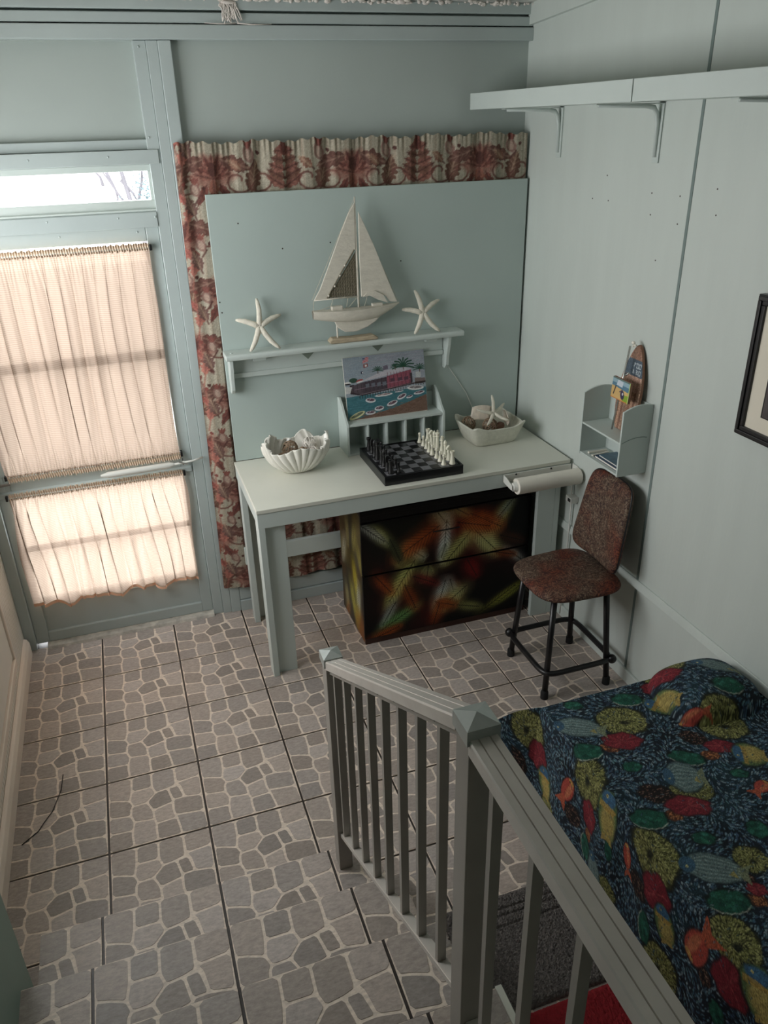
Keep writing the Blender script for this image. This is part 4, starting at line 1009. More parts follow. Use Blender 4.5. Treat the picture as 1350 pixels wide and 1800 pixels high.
for a, b_ in (((1.030, 1.36), (1.036, 1.408)), ((1.095, 1.36), (1.115, 1.41)), ((1.165, 1.36), (1.175, 1.41)), ((1.17, 1.362), (1.214, 1.405)), ((1.24, 1.362), (1.255, 1.405)), ((1.388, 1.365), (1.228, 1.722)), ((1.028, 1.408), (1.216, 1.77)), ((1.03, 1.36), (1.1, 1.378))): rg.tube([(a[0], .19, a[1]), (b_[0], .19, b_[1])], .0008, 4)
obj('rigging', rg, ROPE, sb)
Y2 = .205
def star_on_shelf(c, tips, label):
    tips2 = [(x, Y2+(.020 if z > 1.3 else -.030 if z < 1.25 else 0)*1.0, z) for x, z in tips]; starfish((c[0], Y2-.004, c[1]), tips2, .0112, label)
star_on_shelf((.815, 1.325), [(.817, 1.428), (.907, 1.357), (.885, 1.2375), (.766, 1.2375), (.729, 1.353)], 'white finger starfish standing at the left end of the wall shelf')
star_on_shelf((1.496, 1.314), [(1.469, 1.404), (1.578, 1.356), (1.562, 1.2375), (1.450, 1.2375), (1.413, 1.330)], 'white finger starfish standing right of the sailboat on the shelf')

# ------------------------------------------------------------------ high shelves on the right wall
def highshelf(y0, y1, label):
    o = thing('high_shelf', (1.86, (y0+y1)/2, 2.06), label, 'shelf')
    obj('front_board', B(1.722, 1.740, y0, y1, 2.058, 2.114), SHELFP, o, bevel=.0015)
    obj('shelf_board', B(1.7405, 1.9865, y0, y1, 2.061, 2.110), SHELFP, o, bevel=.0015)
    return o
highshelf(-.778, .275, 'pale high wall shelf starting in the back corner of the right wall')
highshelf(-1.95, -.7825, 'pale high wall shelf nearer the viewer, butted against the corner shelf')
for k, y in enumerate((.035, -.560, -1.155)):
    b_ = thing('shelf_bracket', (1.98, y, 2.05), ['pale L-shaped metal bracket under the high shelf nearest the back corner', 'pale L-shaped metal bracket under the joint of the two high shelves', 'pale L-shaped metal bracket on the right wall at the edge of the picture'][k], 'bracket')
    obj('bracket_arm', MB().tube([(1.76, y, 2.052), (1.93, y, 2.050), (1.958, y, 2.044), (1.970, y, 2.028), (1.976, y, 2.0), (1.9795, y, 1.905)], [.005, .0075, .008, .008, .0075, .006], 10), SHELFP, b_, True)
    obj('bracket_plate', MB().box(1.9815, 1.9865, y-.016, y+.016, 1.888, 2.0570).box(1.745, 1.9812, y-.016, y+.016, 2.0545, 2.0575), SHELFP, b_, bevel=.002)

# ------------------------------------------------------------------ small wall unit with surfboard ornament
wu = thing('wall_cubby', (1.93, -.585, .885), 'small pale two-tier wall cubby with arched sides above the stool', 'wall shelf')
def arch(y0, y1):
    p = [(1.868, .885), (1.986, .885), (1.986, 1.132)]
    for k in range(9): t = k/8; p.append((1.984-.116*t, 1.134+.012*math.sin(math.pi*(.1+.75*t))-.016*t*t))
    return MB().prism(p, 'y', y0, y1)
obj('side', arch(-.4680, -.4600), SHELFP, wu, bevel=.0008); obj('side', arch(-.7130, -.7050), SHELFP, wu, bevel=.0008)
obj('shelf', B(1.870, 1.986, -.7048, -.4682, 1.004, 1.011), SHELFP, wu, bevel=.0008)
obj('shelf', B(1.870, 1.986, -.7048, -.4682, .886, .894), SHELFP, wu, bevel=.0008)
obj('back', B(1.9805, 1.986, -.7048, -.4682, .8945, 1.135), SHELFP, wu)
sg = MB().tube([(1.872+.1*t, -.7135, 1.004+.022*math.sin(math.pi*(.1+.6*t))) for t in [i/8 for i in range(9)]], .0012, 5)
obj('arch_groove', sg, mat('shaded_joint', rgb(120, 134, 130), .8), wu)
bk = [('book', (1.885, 1.965, -.685, -.545, .8945, .9035), rgb(38, 62, 92), 'dark blue booklet lying on the lower tier of the wall cubby, bottom of the pile'),
      ('book', (1.893, 1.968, -.675, -.560, .9038, .9105), rgb(84, 112, 130), 'grey-blue booklet on top of the pile in the wall cubby')]
for nme, d, c_, lab in bk:
    t = thing(nme, (1.93, -.62, d[4]), lab, 'book')
    obj('cover', MB().box(d[0], d[1], d[2], d[3], d[4], d[4]+.0012).box(d[0], d[1], d[2], d[3], d[5]-.0012, d[5]).box(d[1]-.001, d[1], d[2], d[3], d[4], d[5]), mat('cover_'+str(int(d[5]*1e4)), c_, .4, noise=.3, nscale=35), t)
    obj('pages', B(d[0]+.001, d[1]-.0015, d[2]+.001, d[3]-.001, d[4]+.0013, d[5]-.0013), PAPER, t)
for k, (a, y) in enumerate(((.12, -.525), (-.05, -.505))):
    t = MB(); t.box(-.038, .038, -.005, .005, 0, .004+.003*k); o = obj('postcard', t, PAPER, None, bevel=.0008, label=['white folded card lying left of the booklets in the wall cubby', 'white card at the far left of the lower tier of the wall cubby'][k], cat='card'); o.location = (1.922, y, .895); o.rotation_euler = (0, 0, a)
# surfboard ornament
SBC = Canvas(.105, .315, .0012, (176, 132, 104))
for k in range(9): SBC.poly([(k*.012, 0), (k*.012+.0115, 0), (k*.012+.0115, .315), (k*.012, .315)], [(150, 96, 72), (186, 140, 108), (128, 84, 64), (196, 154, 128), (164, 118, 92)][k % 5], .8)
SBC.poly([(0, .205), (.105, .205), (.105, .262), (0, .262)], (72, 92, 110), .95); SBC.poly([(0, .15), (.105, .15), (.105, .205), (0, .205)], (206, 160, 136), .6); SBC.poly([(0, .262), (.105, .262), (.105, .315), (0, .315)], (150, 104, 82), .6)
def glyph(cx, cy, s, segs):
    for a, b_, c_, d in segs: SBC.line([(cx+a*s, cy+b_*s), (cx+c_*s, cy+d*s)], .0028, (196, 206, 210), .95)
o_ = [(0, 0, .7, 0), (.7, 0, .7, 1), (.7, 1, 0, 1), (0, 1, 0, 0)]
glyph(.050, .236, .014, [(0, 0, 0, 1), (0, 1, .6, .8), (.6, .8, 0, .5)]); glyph(.064, .236, .014, o_); glyph(.078, .236, .014, o_)
glyph(.048, .213, .014, [(0, 0, .1, 1), (.1, 1, .5, 0)]); glyph(.066, .212, .014, [(0, 0, .6, .1), (.6, .1, .1, .5), (.1, .5, .6, .9), (.6, .9, 0, 1)]); glyph(.080, .212, .014, o_)
SBC.noise(.12, 2); SBC.a = (SBC.a*.75+SBC.a.mean(-1, keepdims=True)*.25)
sf = thing('surfboard_ornament', (1.95, -.62, 1.0115), 'miniature striped wooden surfboard ornament leaning on the wall in the cubby', 'ornament')
def outline(t): return .066*(max(0.0, math.sin(math.pi*(.13+.87*t)))**.62)*(1-.10*t)
LEN = .315; lean = math.radians(5)
def sfp(u, h, d):      # u across (-1..1), h height, d thickness; board leans back towards the wall and tips sideways
    y = -.600-.012*(h/LEN)+u; return (1.9495+h*math.sin(lean)-d, y, 1.0125+h*math.cos(lean)*.985)
sm_ = MB()
def face(u, v, d): h = v*LEN; return sfp(-(u-.5)*2*outline(v), h, d)
me_c = Canvas(1, 1, 1/60, (0, 0, 0)); me_c.ny = 121; me_c.nx = 41
Xg, Yg = np.meshgrid(np.linspace(0, 1, 41), np.linspace(0, 1, 121)); me_c.X, me_c.Y = Xg, Yg
col = np.zeros((121, 41, 3))
for i in range(121):
    for j in range(41):
        v = Yg[i, j]; xx = .0525+(Xg[i, j]-.5)*2*outline(v); yy = v*.314
        col[i, j] = SBC.a[min(SBC.ny-1, int(yy/.0012)), min(SBC.nx-1, max(0, int(xx/.0012)))]
me_c.a = col
def spos(X, Y):
    o = np.array([[face(X[i, j], Y[i, j], .0062) for j in range(X.shape[1])] for i in range(X.shape[0])]); return o[..., 0], o[..., 1], o[..., 2]
me_c.mesh('deck', spos, attr_material('striped_wood', .5), sf, smooth=False)
bb = MB(); rim = [(-outline(v)*1.0, v*LEN) for v in [i/40 for i in range(41)]]+[(outline(v)*1.0, v*LEN) for v in [i/40 for i in range(40, -1, -1)]]
n = len(rim); bb.v = [sfp(a, h, .006) for a, h in rim]+[sfp(a, h, -.004) for a, h in rim]; bb.f = [list(range(n)), list(range(2*n-1, n-1, -1))]+[[i, (i+1) % n, n+(i+1) % n, n+i] for i in range(n)]
obj('board', bb, mat('ornament_wood', rgb(150, 108, 84), .6, noise=.2, nscale=40), sf)
# beach picture plaque and pole hung on the ornament
PL = Canvas(.072, .060, .001, (150, 178, 190))
PL.poly([(0, 0), (.072, 0), (.072, .030), (0, .036)], (214, 178, 118)); PL.poly([(0, .036), (.072, .030), (.072, .044), (0, .046)], (92, 128, 148)); PL.poly([(.018, .040), (.042, .038), (.044, .054), (.022, .056)], (206, 214, 222)); PL.poly([(.048, .002), (.072, 0), (.072, .022), (.050, .020)], (140, 168, 60))
PL.ell(.046, .018, .008, .013, .2, (66, 58, 84)); PL.ell(.047, .021, .003, .004, 0, (214, 216, 220)); PL.line([(.010, .012), (.016, .036)], .0035, (40, 40, 46)); PL.line([(.034, .024), (.044, .032)], .003, (90, 84, 96)); PL.line([(0, .001), (.072, .001)], .003, (206, 130, 70)); PL.line([(0, .058), (.072, .058)], .003, (90, 110, 96)); PL.line([(.070, 0), (.071, .058)], .003, (196, 214, 120))
def plp(X, Y): return 1.912+Y*.08, -.562-X*1.42, 1.133+Y*1.22
PLO = PL.mesh('beach_picture', plp, attr_material('printed_plaque', .4), sf, smooth=False)
q = [tuple(float(c_) for c_ in plp(np.array(a), np.array(b_))) for a, b_ in ((0, 0), (.072, 0), (.072, .06), (0, .06))]
pb = MB(); pb.v = [(x+.0008, y, z) for x, y, z in q]+[(x+.010, y, z) for x, y, z in q]; pb.f = [[0, 1, 2, 3], [7, 6, 5, 4], [0, 4, 5, 1], [1, 5, 6, 2], [2, 6, 7, 3], [3, 7, 4, 0]]
obj('plaque', pb, mat('ornament_wood', rgb(150, 108, 84), .6), sf)
obj('pole', MB().tube([(1.912, -.592, 1.018), (1.943, -.601, 1.318)], .0036, 8), SILV, sf, True)
obj('hook', MB().tube([(1.935, -.605, 1.225), (1.926, -.617, 1.221), (1.924, -.627, 1.227), (1.928, -.633, 1.235)], .003, 8), SILV, sf, True)
obj('ribbon', MB().ball((1.955, -.600, 1.328), .006, 8, (1, 1.5, 1)).ball((1.955, -.612, 1.322), .005, 8, (1, 1.6, .8)).ball((1.953, -.604, 1.318), .004, 8), PAPER, sf, True)
obj('fin', MB().prism([(-.655, 1.03), (-.668, 1.06), (-.652, 1.07)], 'x', 1.925, 1.935), mat('ornament_wood', rgb(150, 108, 84), .6), sf)

# framed photograph on the right wall
pf = thing('framed_photograph', (1.975, -1.35, 1.18), 'black framed photograph with cream mat on the right wall at the picture edge', 'picture frame')
fy0, fy1, fz0, fz1 = -1.112, -1.66, 1.180, 1.582
fr = MB()
prof = [(0, 0), (.020, 0), (.024, .006), (.018, .014), (.020, .020), (.012, .028), (0, .028)]
def bar(a, b_, inner):     # box bars, mitre ignored in favour of stepped profile
    pass
fr.box(1.966, 1.986, fy1, fy0, fz0, fz0+.028).box(1.966, 1.986, fy1, fy0, fz1-.028, fz1).box(1.966, 1.986, fy0-.028, fy0, fz0+.028, fz1-.028).box(1.966, 1.986, fy1, fy1+.028, fz0+.028, fz1-.028)
fr.box(1.961, 1.966, fy1+.004, fy0-.004, fz0+.004, fz0+.016).box(1.961, 1.966, fy1+.004, fy0-.004, fz1-.016, fz1-.004).box(1.961, 1.966, fy0-.016, fy0-.004, fz0+.016, fz1-.016).box(1.961, 1.966, fy1+.004, fy1+.016, fz0+.016, fz1-.016)
obj('frame', fr, BLACK, pf, bevel=.002)
obj('mat_board', B(1.974, 1.985, fy1+.026, fy0-.026, fz0+.026, fz1-.026), MATB, pf)
obj('photograph', B(1.9725, 1.9738, fy1+.09, fy0-.085, fz0+.075, fz1-.075), mat('dark_photograph', rgb(84, 76, 76), .4, noise=.5, nscale=9), pf)
obj('photo_edge', MB().box(1.972, 1.9739, fy1+.087, fy0-.082, fz0+.072, fz0+.0745).box(1.972, 1.9739, fy0-.0845, fy0-.082, fz0+.0745, fz1-.072), BLACK, pf)

# ------------------------------------------------------------------ stool
SX, SY = 1.762, -.612
stl = thing('stool', (SX, SY, 0), 'black metal stool with brown paisley upholstered seat and backrest by the right wall', 'stool')
def seatgrid(u, v):
    th = 2*math.pi*u; e = .52; c, s = math.cos(th), math.sin(th); px = abs(c)**e*(1 if c > 0 else -1); py = abs(s)**e*(1 if s > 0 else -1)
    a = math.pi*v; r = math.sin(a)**.32 if 0 < v < 1 else 0
    taper = 1+.05*px
    return (SX+.175*px*r, SY+.172*py*r*taper, .452+.022*math.cos(a)+.004*r*0)
obj('seat', MB().grid(seatgrid, 72, 24), UPHOL, stl, True)
def backgrid(u, v):
    th = 2*math.pi*u; e = .30; c, s = math.cos(th), math.sin(th); py = abs(c)**e*(1 if c > 0 else -1); pz = abs(s)**e*(1 if s > 0 else -1)
    a = math.pi*v; r = math.sin(a)**.25 if 0 < v < 1 else 0; h = .166*pz*r
    wd = .157-.030*(h+.166)/.332; x = 1.918+.022*math.cos(a)*-1+h*.17+.02*(py*r)**2*-1
    return (x, SY-.004+wd*py*r, .668+h)
obj('backrest', MB().grid(backgrid, 80, 24), UPHOL, stl, True)
obj('backrest_shell', MB().grid(lambda u, v: (backgrid(u, .5+.5*v)[0]-.003-(.0), backgrid(u, .5+.5*v)[1]*1.0+(backgrid(u, .5+.5*v)[1]-SY)*.03, .66+(backgrid(u, .5+.5*v)[2]-.66)*1.03), 80, 12) if False else MB().tube([backgrid(k/80, .5) for k in range(80)], .0035, 6, closed=True), BLACK, stl, True)
obj('back_support', MB().prism([(1.86, .432), (1.945, .444), (1.962, .50), (1.964, .60), (1.955, .60), (1.950, .505), (1.935, .456), (1.86, .442)], 'y', SY-.028, SY+.028), BLACK, stl, bevel=.002)
FEET = [(1.632, -.458), (1.628, -.748), (1.908, -.464), (1.900, -.755)]
for fx, fy in FEET:
    tx, ty = SX+(fx-SX)*.80, SY+(fy-SY)*.80
    l_ = obj('leg', MB().tube([(fx, fy, .012), (tx, ty, .436)], .0118, 12), BLACK, stl, True)
    obj('rubber_foot', MB().tube([(fx, fy, .0), (fx, fy, .03), (fx+(SX-fx)*.02, fy+(SY-fy)*.02, .036)], [.0155, .0148, .0122], 12), mat('black_rubber', rgb(16, 16, 17), .7), l_, 'auto')
cx_, cy_ = sum(f[0] for f in FEET)/4, sum(f[1] for f in FEET)/4
def ringpt(a, hw=.150, hh=.155, e=.28):
    c, s = math.cos(a), math.sin(a); return (cx_+hw*abs(c)**e*(1 if c > 0 else -1), cy_+hh*abs(s)**e*(1 if s > 0 else -1), .118)
obj('foot_ring', MB().tube([ringpt(2*math.pi*(k+.5)/96) for k in range(96)], .0112, 10, closed=True), BLACK, stl, True)
for sx_, sy_ in ((-1, 1), (1, -1)):
    obj('ring_knob', MB().ball((cx_+sx_*.146, cy_+sy_*.150, .118), .019, 12), BLACK, stl, True)
obj('under_frame', B(SX-.12, SX+.12, SY-.12, SY+.12, .422, .434), BLACK, stl, bevel=.004)

# ------------------------------------------------------------------ stair railing
rl = thing('stair_railing', (.654, -1.334, .153), 'silver metal stair railing with square posts, pyramid caps and balusters', 'railing')
RX = .654
def post(y, zb, zt):
    o = obj('post', B(RX-.019, RX+.019, y-.021, y+.021, zb, zt), ALUW, rl, bevel=.002)
    cp = MB(); a = .0235
    cp.box(RX-a, RX+a, y-a, y+a, zt-.024, zt); n = len(cp.v)
    cp.v += [(RX-a, y-a, zt), (RX+a, y-a, zt), (RX+a, y+a, zt), (RX-a, y+a, zt), (RX, y, zt+.009)]; cp.f += [[n, n+1, n+4], [n+1, n+2, n+4], [n+2, n+3, n+4], [n+3, n, n+4]]
    obj('post_cap', cp, ZINC, o)
    return o
Y1, Y2P = -1.334, -2.135
post(Y1, .1535, .880); post(Y2P, .6035, 1.338); post(-3.45, .6035, 1.338)
HR = [(-.0205, -.020), (.0205, -.020), (.0205, .001), (.0190, .0045), (.009, .0045), (.008, .0025), (.007, .0045), (-.007, .0045), (-.008, .0025), (-.009, .0045), (-.0190, .0045), (-.0205, .001)]
SL = .598
def zr(y): return .8800+SL*(-1.3713-y)      # handrail height along the stair
obj('handrail', MB().sweep(HR, (RX, Y1-.0215, zr(Y1-.0215)), (RX, Y2P+.0215, zr(Y2P+.0215))), ALU, rl)
UR = [(-.011, -.036), (.011, -.036), (.011, -.0205), (-.011, -.0205)]
obj('upper_channel', MB().sweep(UR, (RX, Y1-.0215, zr(Y1-.0215)), (RX, Y2P+.0215, zr(Y2P+.0215))), ALUW, rl)
def zb(y): return .255+.603*(-1.300-y)
LR = [(-.011, -.008), (.011, -.008), (.011, .006), (-.011, .006)]
obj('lower_rail', MB().sweep(LR, (RX, Y1-.0215, zb(Y1-.0215)), (RX, Y2P+.0215, zb(Y2P+.0215))), ALU, rl, bevel=.001)
for k in range(8):
    y = -1.380-k*.0925
    obj('baluster', B(RX-.0078, RX+.0078, y-.0058, y+.0058, zb(y)+.004, zr(y)-.034), ALUW, rl)
    obj('rivet', MB().ball((RX-.0112, y+.006, zr(y)-.030), .0022, 6), BLACK, rl)
obj('handrail', MB().sweep(HR, (RX, Y2P-.0215, 1.3185), (RX, -3.4285, 1.3185)), ALU, rl)
obj('upper_channel', MB().sweep(UR, (RX, Y2P-.0215, 1.3185), (RX, -3.4285, 1.3185)), ALUW, rl)
obj('lower_rail', MB().sweep(LR, (RX, Y2P-.0215, .722), (RX, -3.4285, .722)), ALU, rl, bevel=.001)
for k in range(12):
    y = -2.200-k*.1035; obj('baluster', B(RX-.0078, RX+.0078, y-.0058, y+.0058, .7265, 1.2825), ALUW, rl)

# ------------------------------------------------------------------ rugs
def pile(name, x0, x1, y0, y1, z, h, m, label, ridges=()):
    nx, ny = 220, 200
    def fn(u, v):
        x = x0+(x1-x0)*u; y = y0+(y1-y0)*v; e = min(u, 1-u)*(x1-x0); f = min(v, 1-v)*(y1-y0); q = min(1, min(e, f)/.012)
        d = sum(math.exp(-((y-r)/.0035)**2) for r in ridges)*.006
        return (x+random.uniform(-.001, .001), y+random.uniform(-.001, .001), z+h*(q**.5)*random.uniform(.72, 1.08)-d*(q > .9))
    return obj(name, MB().grid(fn, nx, ny), m, None, True, label=label, cat='rug', fix=False)
pile('bath_mat', .885, 1.27, -1.800, -1.478, .0012, .016, GREYRUG, 'grey shaggy mat with ribbed end stripes on the tiles beside the stairs', (-1.525, -1.545, -1.575))
pile('red_rug', .80, 1.255, -2.55, -1.806, .0012, .012, REDRUG, 'plain red rug on the floor between the stairs and the bed')

# ------------------------------------------------------------------ bed with reef-print cover
BT, BX, BYF = .425, 1.325, -1.225          # top height, left edge, far edge
UW = XR-.004-BX
BEDM = attr_material('reef_print_cotton', .85, bump=.15, bscale=400)
STEP = .0024; V0 = .235                    # cloth beyond the far edge
bc = Canvas(UW+.425, V0+1.20, STEP, (22, 34, 48))
def bcv(u, y): return u, -(y-BYF)+V0       # canvas position from (across, world y)
W_, H_ = bc.w, bc.h
for k in range(260):
    bc.ell(rng.uniform(0, W_), rng.uniform(0, H_), rng.uniform(.02, .07), rng.uniform(.02, .05), rng.uniform(0, 3), [(14, 22, 32), (20, 58, 70), (26, 40, 58), (12, 18, 26), (30, 70, 80)][k % 5], .55, soft=.9)
ph1, ph2, ph3 = 1.3, 4.1, 2.2
def flow(x, y): return 2.2*math.sin(11*x+ph1+3*math.sin(6*y))+1.8*math.sin(9*y+ph2+2*math.sin(8*x+ph3))
PALS = [(98, 142, 164), (70, 112, 142), (124, 160, 178), (52, 98, 122), (92, 140, 148), (150, 176, 186), (60, 88, 122)]
nst = 24000
for k in range(nst):
    x, y = rng.uniform(0, W_), rng.uniform(0, H_); a = flow(x, y)
    c_ = PALS[int(rng.integers(0, 7))]; L = rng.uniform(.010, .018)
    bc.stroke(x, y, a, L, L*.36, (10, 18, 30), .55)
    bc.stroke(x+.0008, y, a, L*.8, L*.27, c_, .95)
def motif(kind, x1, y1, x2, y2, wr):
    cx, cy = (x1+x2)/2, (y1+y2)/2; L = math.hypot(x2-x1, y2-y1); a = math.atan2(y2-y1, x2-x1); L *= 1.1; w2 = max(L*wr/2*1.25, .013)
    c, s = math.cos(a), math.sin(a)
    def P(t, q): return (cx+t*L/2*c-q*w2*s, cy+t*L/2*s+q*w2*c)
    if kind == 'olive':
        w2 = max(w2, L*.42)
        bc.ell(cx, cy, L/2*1.08, w2*1.1, a, (22, 24, 14), .95, wob=.05, seed=x1*50); bc.ell(cx, cy, L/2, w2, a, (70, 72, 30), .95, wob=.05, seed=x1*50)
        n = int(5200*L*w2/.01*.42)+70
        for k in range(n):
            r = math.sqrt(rng.uniform(0, 1)); th = rng.uniform(0, 6.283); px, py = r*math.cos(th), r*math.sin(th)*.95
            qx, qy = P(px, py); bc.stroke(qx, qy, th+a, .0075, .0026, [(150, 152, 72), (186, 184, 104), (110, 112, 46), (40, 40, 18), (144, 140, 70)][int(rng.integers(0, 5))], .85)
        qx, qy = P(.1, -.15); bc.ell(qx, qy, L*.10, w2*.14, a, (16, 20, 14), .8, soft=.8)
    elif kind == 'red':
        bc.ell(cx, cy, L/2*1.05, w2*1.25, a, (40, 10, 16), .9, wob=.06, seed=y1*40); bc.ell(cx, cy, L/2, w2*1.15, a, (142, 26, 40), .97, wob=.06, seed=y1*40)
        for k in range(26):
            th = rng.uniform(0, 6.28); bc.line([P(.1*math.cos(th), .1*math.sin(th)), P(.6*math.cos(th+.15), .6*math.sin(th+.15)), P(.9*math.cos(th), .95*math.sin(th))], .0016, [(190, 58, 66), (98, 16, 28), (206, 86, 84)][k % 3], .6)
    elif kind == 'green':
        bc.ell(cx, cy, L/2*1.1, w2*1.2, a, (10, 22, 20), .9, wob=.05, seed=3); bc.ell(cx, cy, L/2, w2*1.05, a, (22, 92, 70), .97, wob=.06, seed=x1*31)
        for k in range(14): q = P(rng.uniform(-.8, .8), rng.uniform(-.7, .7)); bc.ell(q[0], q[1], .008, .005, a+rng.uniform(-1, 1), [(34, 122, 88), (12, 62, 52), (44, 134, 110)][k % 3], .6, soft=.7)
        if L > .07: bc.line([P(-.95+.19*k, -.98*math.sqrt(max(0, 1-(-.95+.19*k)**2))-.12+.08*(k % 2)) for k in range(11)], .0026, (206, 206, 186), .85)
    elif kind == 'grey':
        w2 = max(w2, L*.24)
        bc.ell(cx, cy, L/2*.95, w2*1.1, a, (24, 40, 44), .8); bc.ell(cx, cy, L/2*.88, w2, a, (104, 132, 130), .97, wob=.03, seed=1)
        bc.poly([P(.72, -.2), P(1.12, -.75), P(1.05, 0), P(1.15, .7), P(.72, .25)], (132, 142, 102), .9)
        for k in range(-6, 7): bc.line([P(-.85, k*.05), P(-.2, k*.15), P(.8, k*.10)], .0012, (176, 190, 182) if k % 2 else (58, 84, 90), .75)
        bc.ell(*P(-.78, 0), L*.13, w2*.55, a, (48, 92, 124), .9); bc.ell(*P(-.78, -.15), L*.025, L*.025, 0, (206, 196, 120), .9); bc.poly([P(.45, -.3), P(.75, -.45), P(.62, .05)], (178, 158, 72), .85)
    elif kind == 'yellow':
        w2 = max(w2, L*.27)
        bc.ell(cx, cy, L/2*1.05, w2*1.15, a, (22, 30, 26), .8); bc.ell(cx, cy, L/2, w2, a, (92, 122, 66), .97, wob=.05, seed=2); bc.ell(*P(.25, .1), L*.32, w2*.75, a, (206, 176, 84), .95, soft=.5)
        bc.ell(*P(-.62, 0), L*.17, w2*.72, a, (52, 104, 150), .95, soft=.3); bc.poly([P(-.45, -.85), P(-.2, -.9), P(-.1, .6), P(-.35, .9)], (196, 150, 58), .8)
        bc.poly([P(.8, -.5), P(1.15, -.6), P(1.0, 0), P(1.12, .6), P(.8, .5)], (190, 158, 70), .9)
        for k in range(-4, 5): bc.line([P(-.1, k*.17), P(.85, k*.12)], .0011, (128, 112, 46), .7)
        bc.ell(*P(-.7, -.2), L*.035, L*.035, 0, (222, 204, 110), .95); bc.ell(*P(-.7, -.2), L*.016, L*.016, 0, (14, 14, 18), .95)
    elif kind == 'fish':
        w2 = max(w2*1.0, L*.13)
        bc.ell(*P(-.2, 0), L*.36, w2*1.05, a, (40, 14, 14), .7); bc.ell(*P(-.2, 0), L*.34, w2*.9, a, (200, 66, 50), .98); bc.poly([P(.35, -.3), P(1, -1.1), P(.8, 0), P(1, 1.0), P(.35, .3)], (206, 84, 48), .95)
        bc.ell(*P(-.25, .25), L*.28, w2*.35, a, (222, 122, 72), .8, soft=.4); bc.ell(*P(-.75, 0), L*.05, w2*.45, a, (216, 160, 66), .9); bc.ell(*P(-.68, -.2), L*.018, L*.018, 0, (12, 12, 14), 1)
    elif kind == 'brown':
        w2 = max(w2, L*.35); bc.ell(cx, cy, L/2*1.1, w2*1.1, a, (26, 14, 12), .92, wob=.05)
        for k in range(int(26000*L*w2)+30):
            r = math.sqrt(rng.uniform(0, 1)); th = rng.uniform(0, 6.283); qx, qy = P(r*math.cos(th), r*math.sin(th)); bc.stroke(qx, qy, a+.6, .006, .0024, [(150, 104, 82), (112, 70, 56), (176, 136, 108), (92, 50, 44)][k % 4], .8)
    elif kind == 'orange':
        bc.ell(cx, cy, L/2*1.1, w2*1.3, a, (96, 44, 22), .95, wob=.05)
        for k in range(60): q = P(rng.uniform(-.9, .9), rng.uniform(-.9, .9)); bc.ell(q[0], q[1], .0022, .0016, 0, (206, 122, 62), .8)
MOT = {
'brown':[(.345,-1.466,.295,-1.512,.4),(.58,-1.608,.512,-1.649,.4),(.873,-1.159,.948,-1.175,.5),(.85,-1.449,.908,-1.458,.8),(.788,-1.751,.845,-1.762,.9),(.515,-1.908,.495,-1.927,.6),(.788,-2.003,.825,-2.019,.8)],
'orange':[(.588,-1.431,.548,-1.454,.4),(.567,-1.696,.534,-1.715,.4),(.342,-1.553,.301,-1.572,.4),(.549,-1.961,.508,-1.981,.4),(.86,-1.529,.895,-1.535,.4)],
'olive':[(.528,-1.331,.412,-1.384,.6),(.263,-1.45,.152,-1.5,.6),(.494,-1.625,.405,-1.665,.6),(.291,-1.21,.186,-1.249,.4),(.492,-1.86,.43,-1.895,.8),(.697,-2.022,.604,-2.055,1.0),(.636,-1.491,.773,-1.514,.6),(.706,-1.193,.829,-1.209,.7),(.621,-1.768,.74,-1.792,.95),(.908,-1.861,1.022,-1.903,.5),(.931,-1.636,1.005,-1.659,.5),(.947,-1.317,1.038,-1.343,.5)],
'red':[(.325,-1.258,.232,-1.293,.4),(.565,-1.412,.47,-1.447,.4),(.309,-1.53,.235,-1.562,.4),(.544,-1.675,.446,-1.711,.4),(.523,-1.935,.489,-1.96,.5),(.79,-1.244,.888,-1.25,.5),(.769,-1.519,.855,-1.533,.5),(.718,-1.817,.81,-1.828,.7),(.702,-2.069,.795,-2.079,.7)],
'green':[(.439,-1.269,.364,-1.302,.45),(.175,-1.383,.098,-1.412,.5),(.679,-1.423,.597,-1.445,.5),(.426,-1.526,.35,-1.571,.4),(.655,-1.678,.575,-1.707,.5),(.632,-1.942,.548,-1.967,.5),(.405,-1.805,.362,-1.821,.8),(.592,-1.242,.544,-1.26,.5),(.571,-1.519,.526,-1.531,.5),(.551,-1.782,.501,-1.797,.5),(.315,-1.638,.273,-1.654,.5),(.896,-1.518,.962,-1.535,.5),(.861,-1.8,.943,-1.817,.4),(.837,-2.056,.892,-2.077,.5),(.796,-1.626,.856,-1.637,.3)],
'grey':[(.664,-1.305,.547,-1.372,.4),(.159,-1.271,.055,-1.343,.35),(.486,-1.588,.396,-1.621,.8),(.621,-1.832,.506,-1.905,.42),(.907,-1.569,1.007,-1.608,.4)],
'yellow':[(.358,-1.314,.296,-1.378,.5),(.257,-1.58,.185,-1.615,.8),(.666,-1.587,.798,-1.616,.42),(.861,-1.279,.951,-1.305,.6),(.776,-1.849,.861,-1.884,.5),(.645,-2.104,.736,-2.164,.6)],
'fish':[(.323,-1.427,.234,-1.451,.22),(.245,-1.693,.313,-1.722,.4),(.856,-1.084,.946,-1.116,.28),(.762,-1.435,.887,-1.396,.3),(.736,-1.688,.84,-1.714,.18),(.829,-1.947,.68,-1.998,.35)]}
for kd, lst in MOT.items():
    for u1, y1, u2, y2, wr in lst: motif(kd, *bcv(u1, y1), *bcv(u2, y2), wr)
for k in range(1500):
    x, y = rng.uniform(0, W_), rng.uniform(0, H_); a = flow(x, y); L = rng.uniform(.008, .014); bc.stroke(x, y, a, L, L*.3, (12, 20, 28), .5); bc.stroke(x+.001, y, a, L*.8, L*.2, PALS[k % 7], .6)
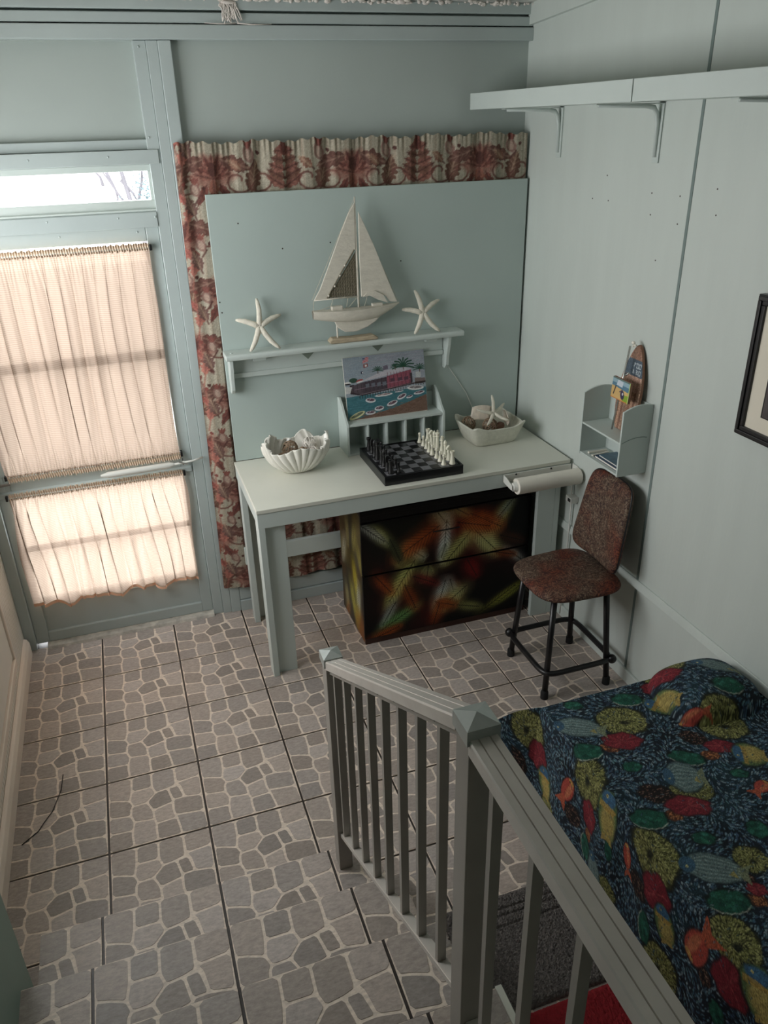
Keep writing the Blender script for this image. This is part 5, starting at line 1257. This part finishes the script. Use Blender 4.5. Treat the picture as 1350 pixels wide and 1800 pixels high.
bc.a = (bc.a*.77+bc.a.mean(-1, keepdims=True)*.23)*.86; bc.noise(.13)
# stretch the last rows so that the cover reaches the head of the bed outside the frame
YV = -(bc.Y-V0)+BYF
def bedpos(X, Y):
    u, v = X, Y-V0                         # v>0 on the bed, v<0 past the far edge
    s = np.clip(u-UW, 0, None); t = np.clip(-v, 0, None)
    x = XR-.004-np.minimum(u, UW); y = BYF-np.clip(v, 0, None)
    y = np.where(v > .95, y-(v-.95)*3.5, y)
    mx = np.maximum(s, t); mn = np.minimum(s, t)
    k = .62*np.exp(-np.clip(mx-.17, 0, None)**2/.02)
    x = x-mn*k-.012*np.sin(np.clip(s/.1, 0, 1)*np.pi/2)-.02*s; y = y+mn*k+.012*np.sin(np.clip(t/.1, 0, 1)*np.pi/2)
    R = .018
    drop = np.where(mx < R*1.57, R*(1-np.cos(mx/R)), mx-R*.57)
    z = BT-drop*(1-.22*mn/np.maximum(mx, 1e-4))
    top = (s <= 0) & (t <= 0)
    # pillow under the far right corner
    px = (XR-.004-np.minimum(u, UW)-1.815)/.155; py = (-np.clip(v, -1, None)-(-.115))/.115
    sq_ = np.clip(1-(np.abs(px)**3.2+np.abs((v-.118)/.125)**3.2), 0, 1)**.55
    z = z+.075*sq_*(t <= 0)+.055*np.clip(1-t/.06, 0, 1)*np.clip(1-np.abs(px)**3.2, 0, 1)**.55*(t > 0)*0
    z = z+.003*np.sin(x*31+y*13)*np.sin(y*23)+.0025*np.sin(y*57+x*9)*(s > 0)
    x = x+.006*np.sin(y*29+1)*np.clip(s/.2, 0, 1)
    x = np.minimum(x, XR-.003)
    return x, y, np.maximum(z, .008)
bed = thing('bed', (1.65, -2.0, 0), 'low daybed under a dark blue coral reef and tropical fish print cover', 'bed')
bc.mesh('bedspread', bedpos, BEDM, bed)
obj('mattress', B(BX+.03, XR-.008, -3.3, BYF-.03, .16, .405), PAPER, bed, bevel=.03, segs=3)
obj('bed_base', B(BX+.05, XR-.014, -3.28, BYF-.06, .0, .1595), mat('dark_bed_base', rgb(60, 50, 44), .7), bed, bevel=.005)

# loose wire on the floor by the left wall
obj('loose_wire', MB().tube([(-.145, -.525, .004), (-.15, -.60, .004), (-.175, -.69, .004), (-.20, -.73, .003), (-.215, -.76, .003), (-.262, -.80, .003)], .0016, 6), BLACK, None, True, label='thin black wire lying on the tiles by the left baseboard', cat='wire')
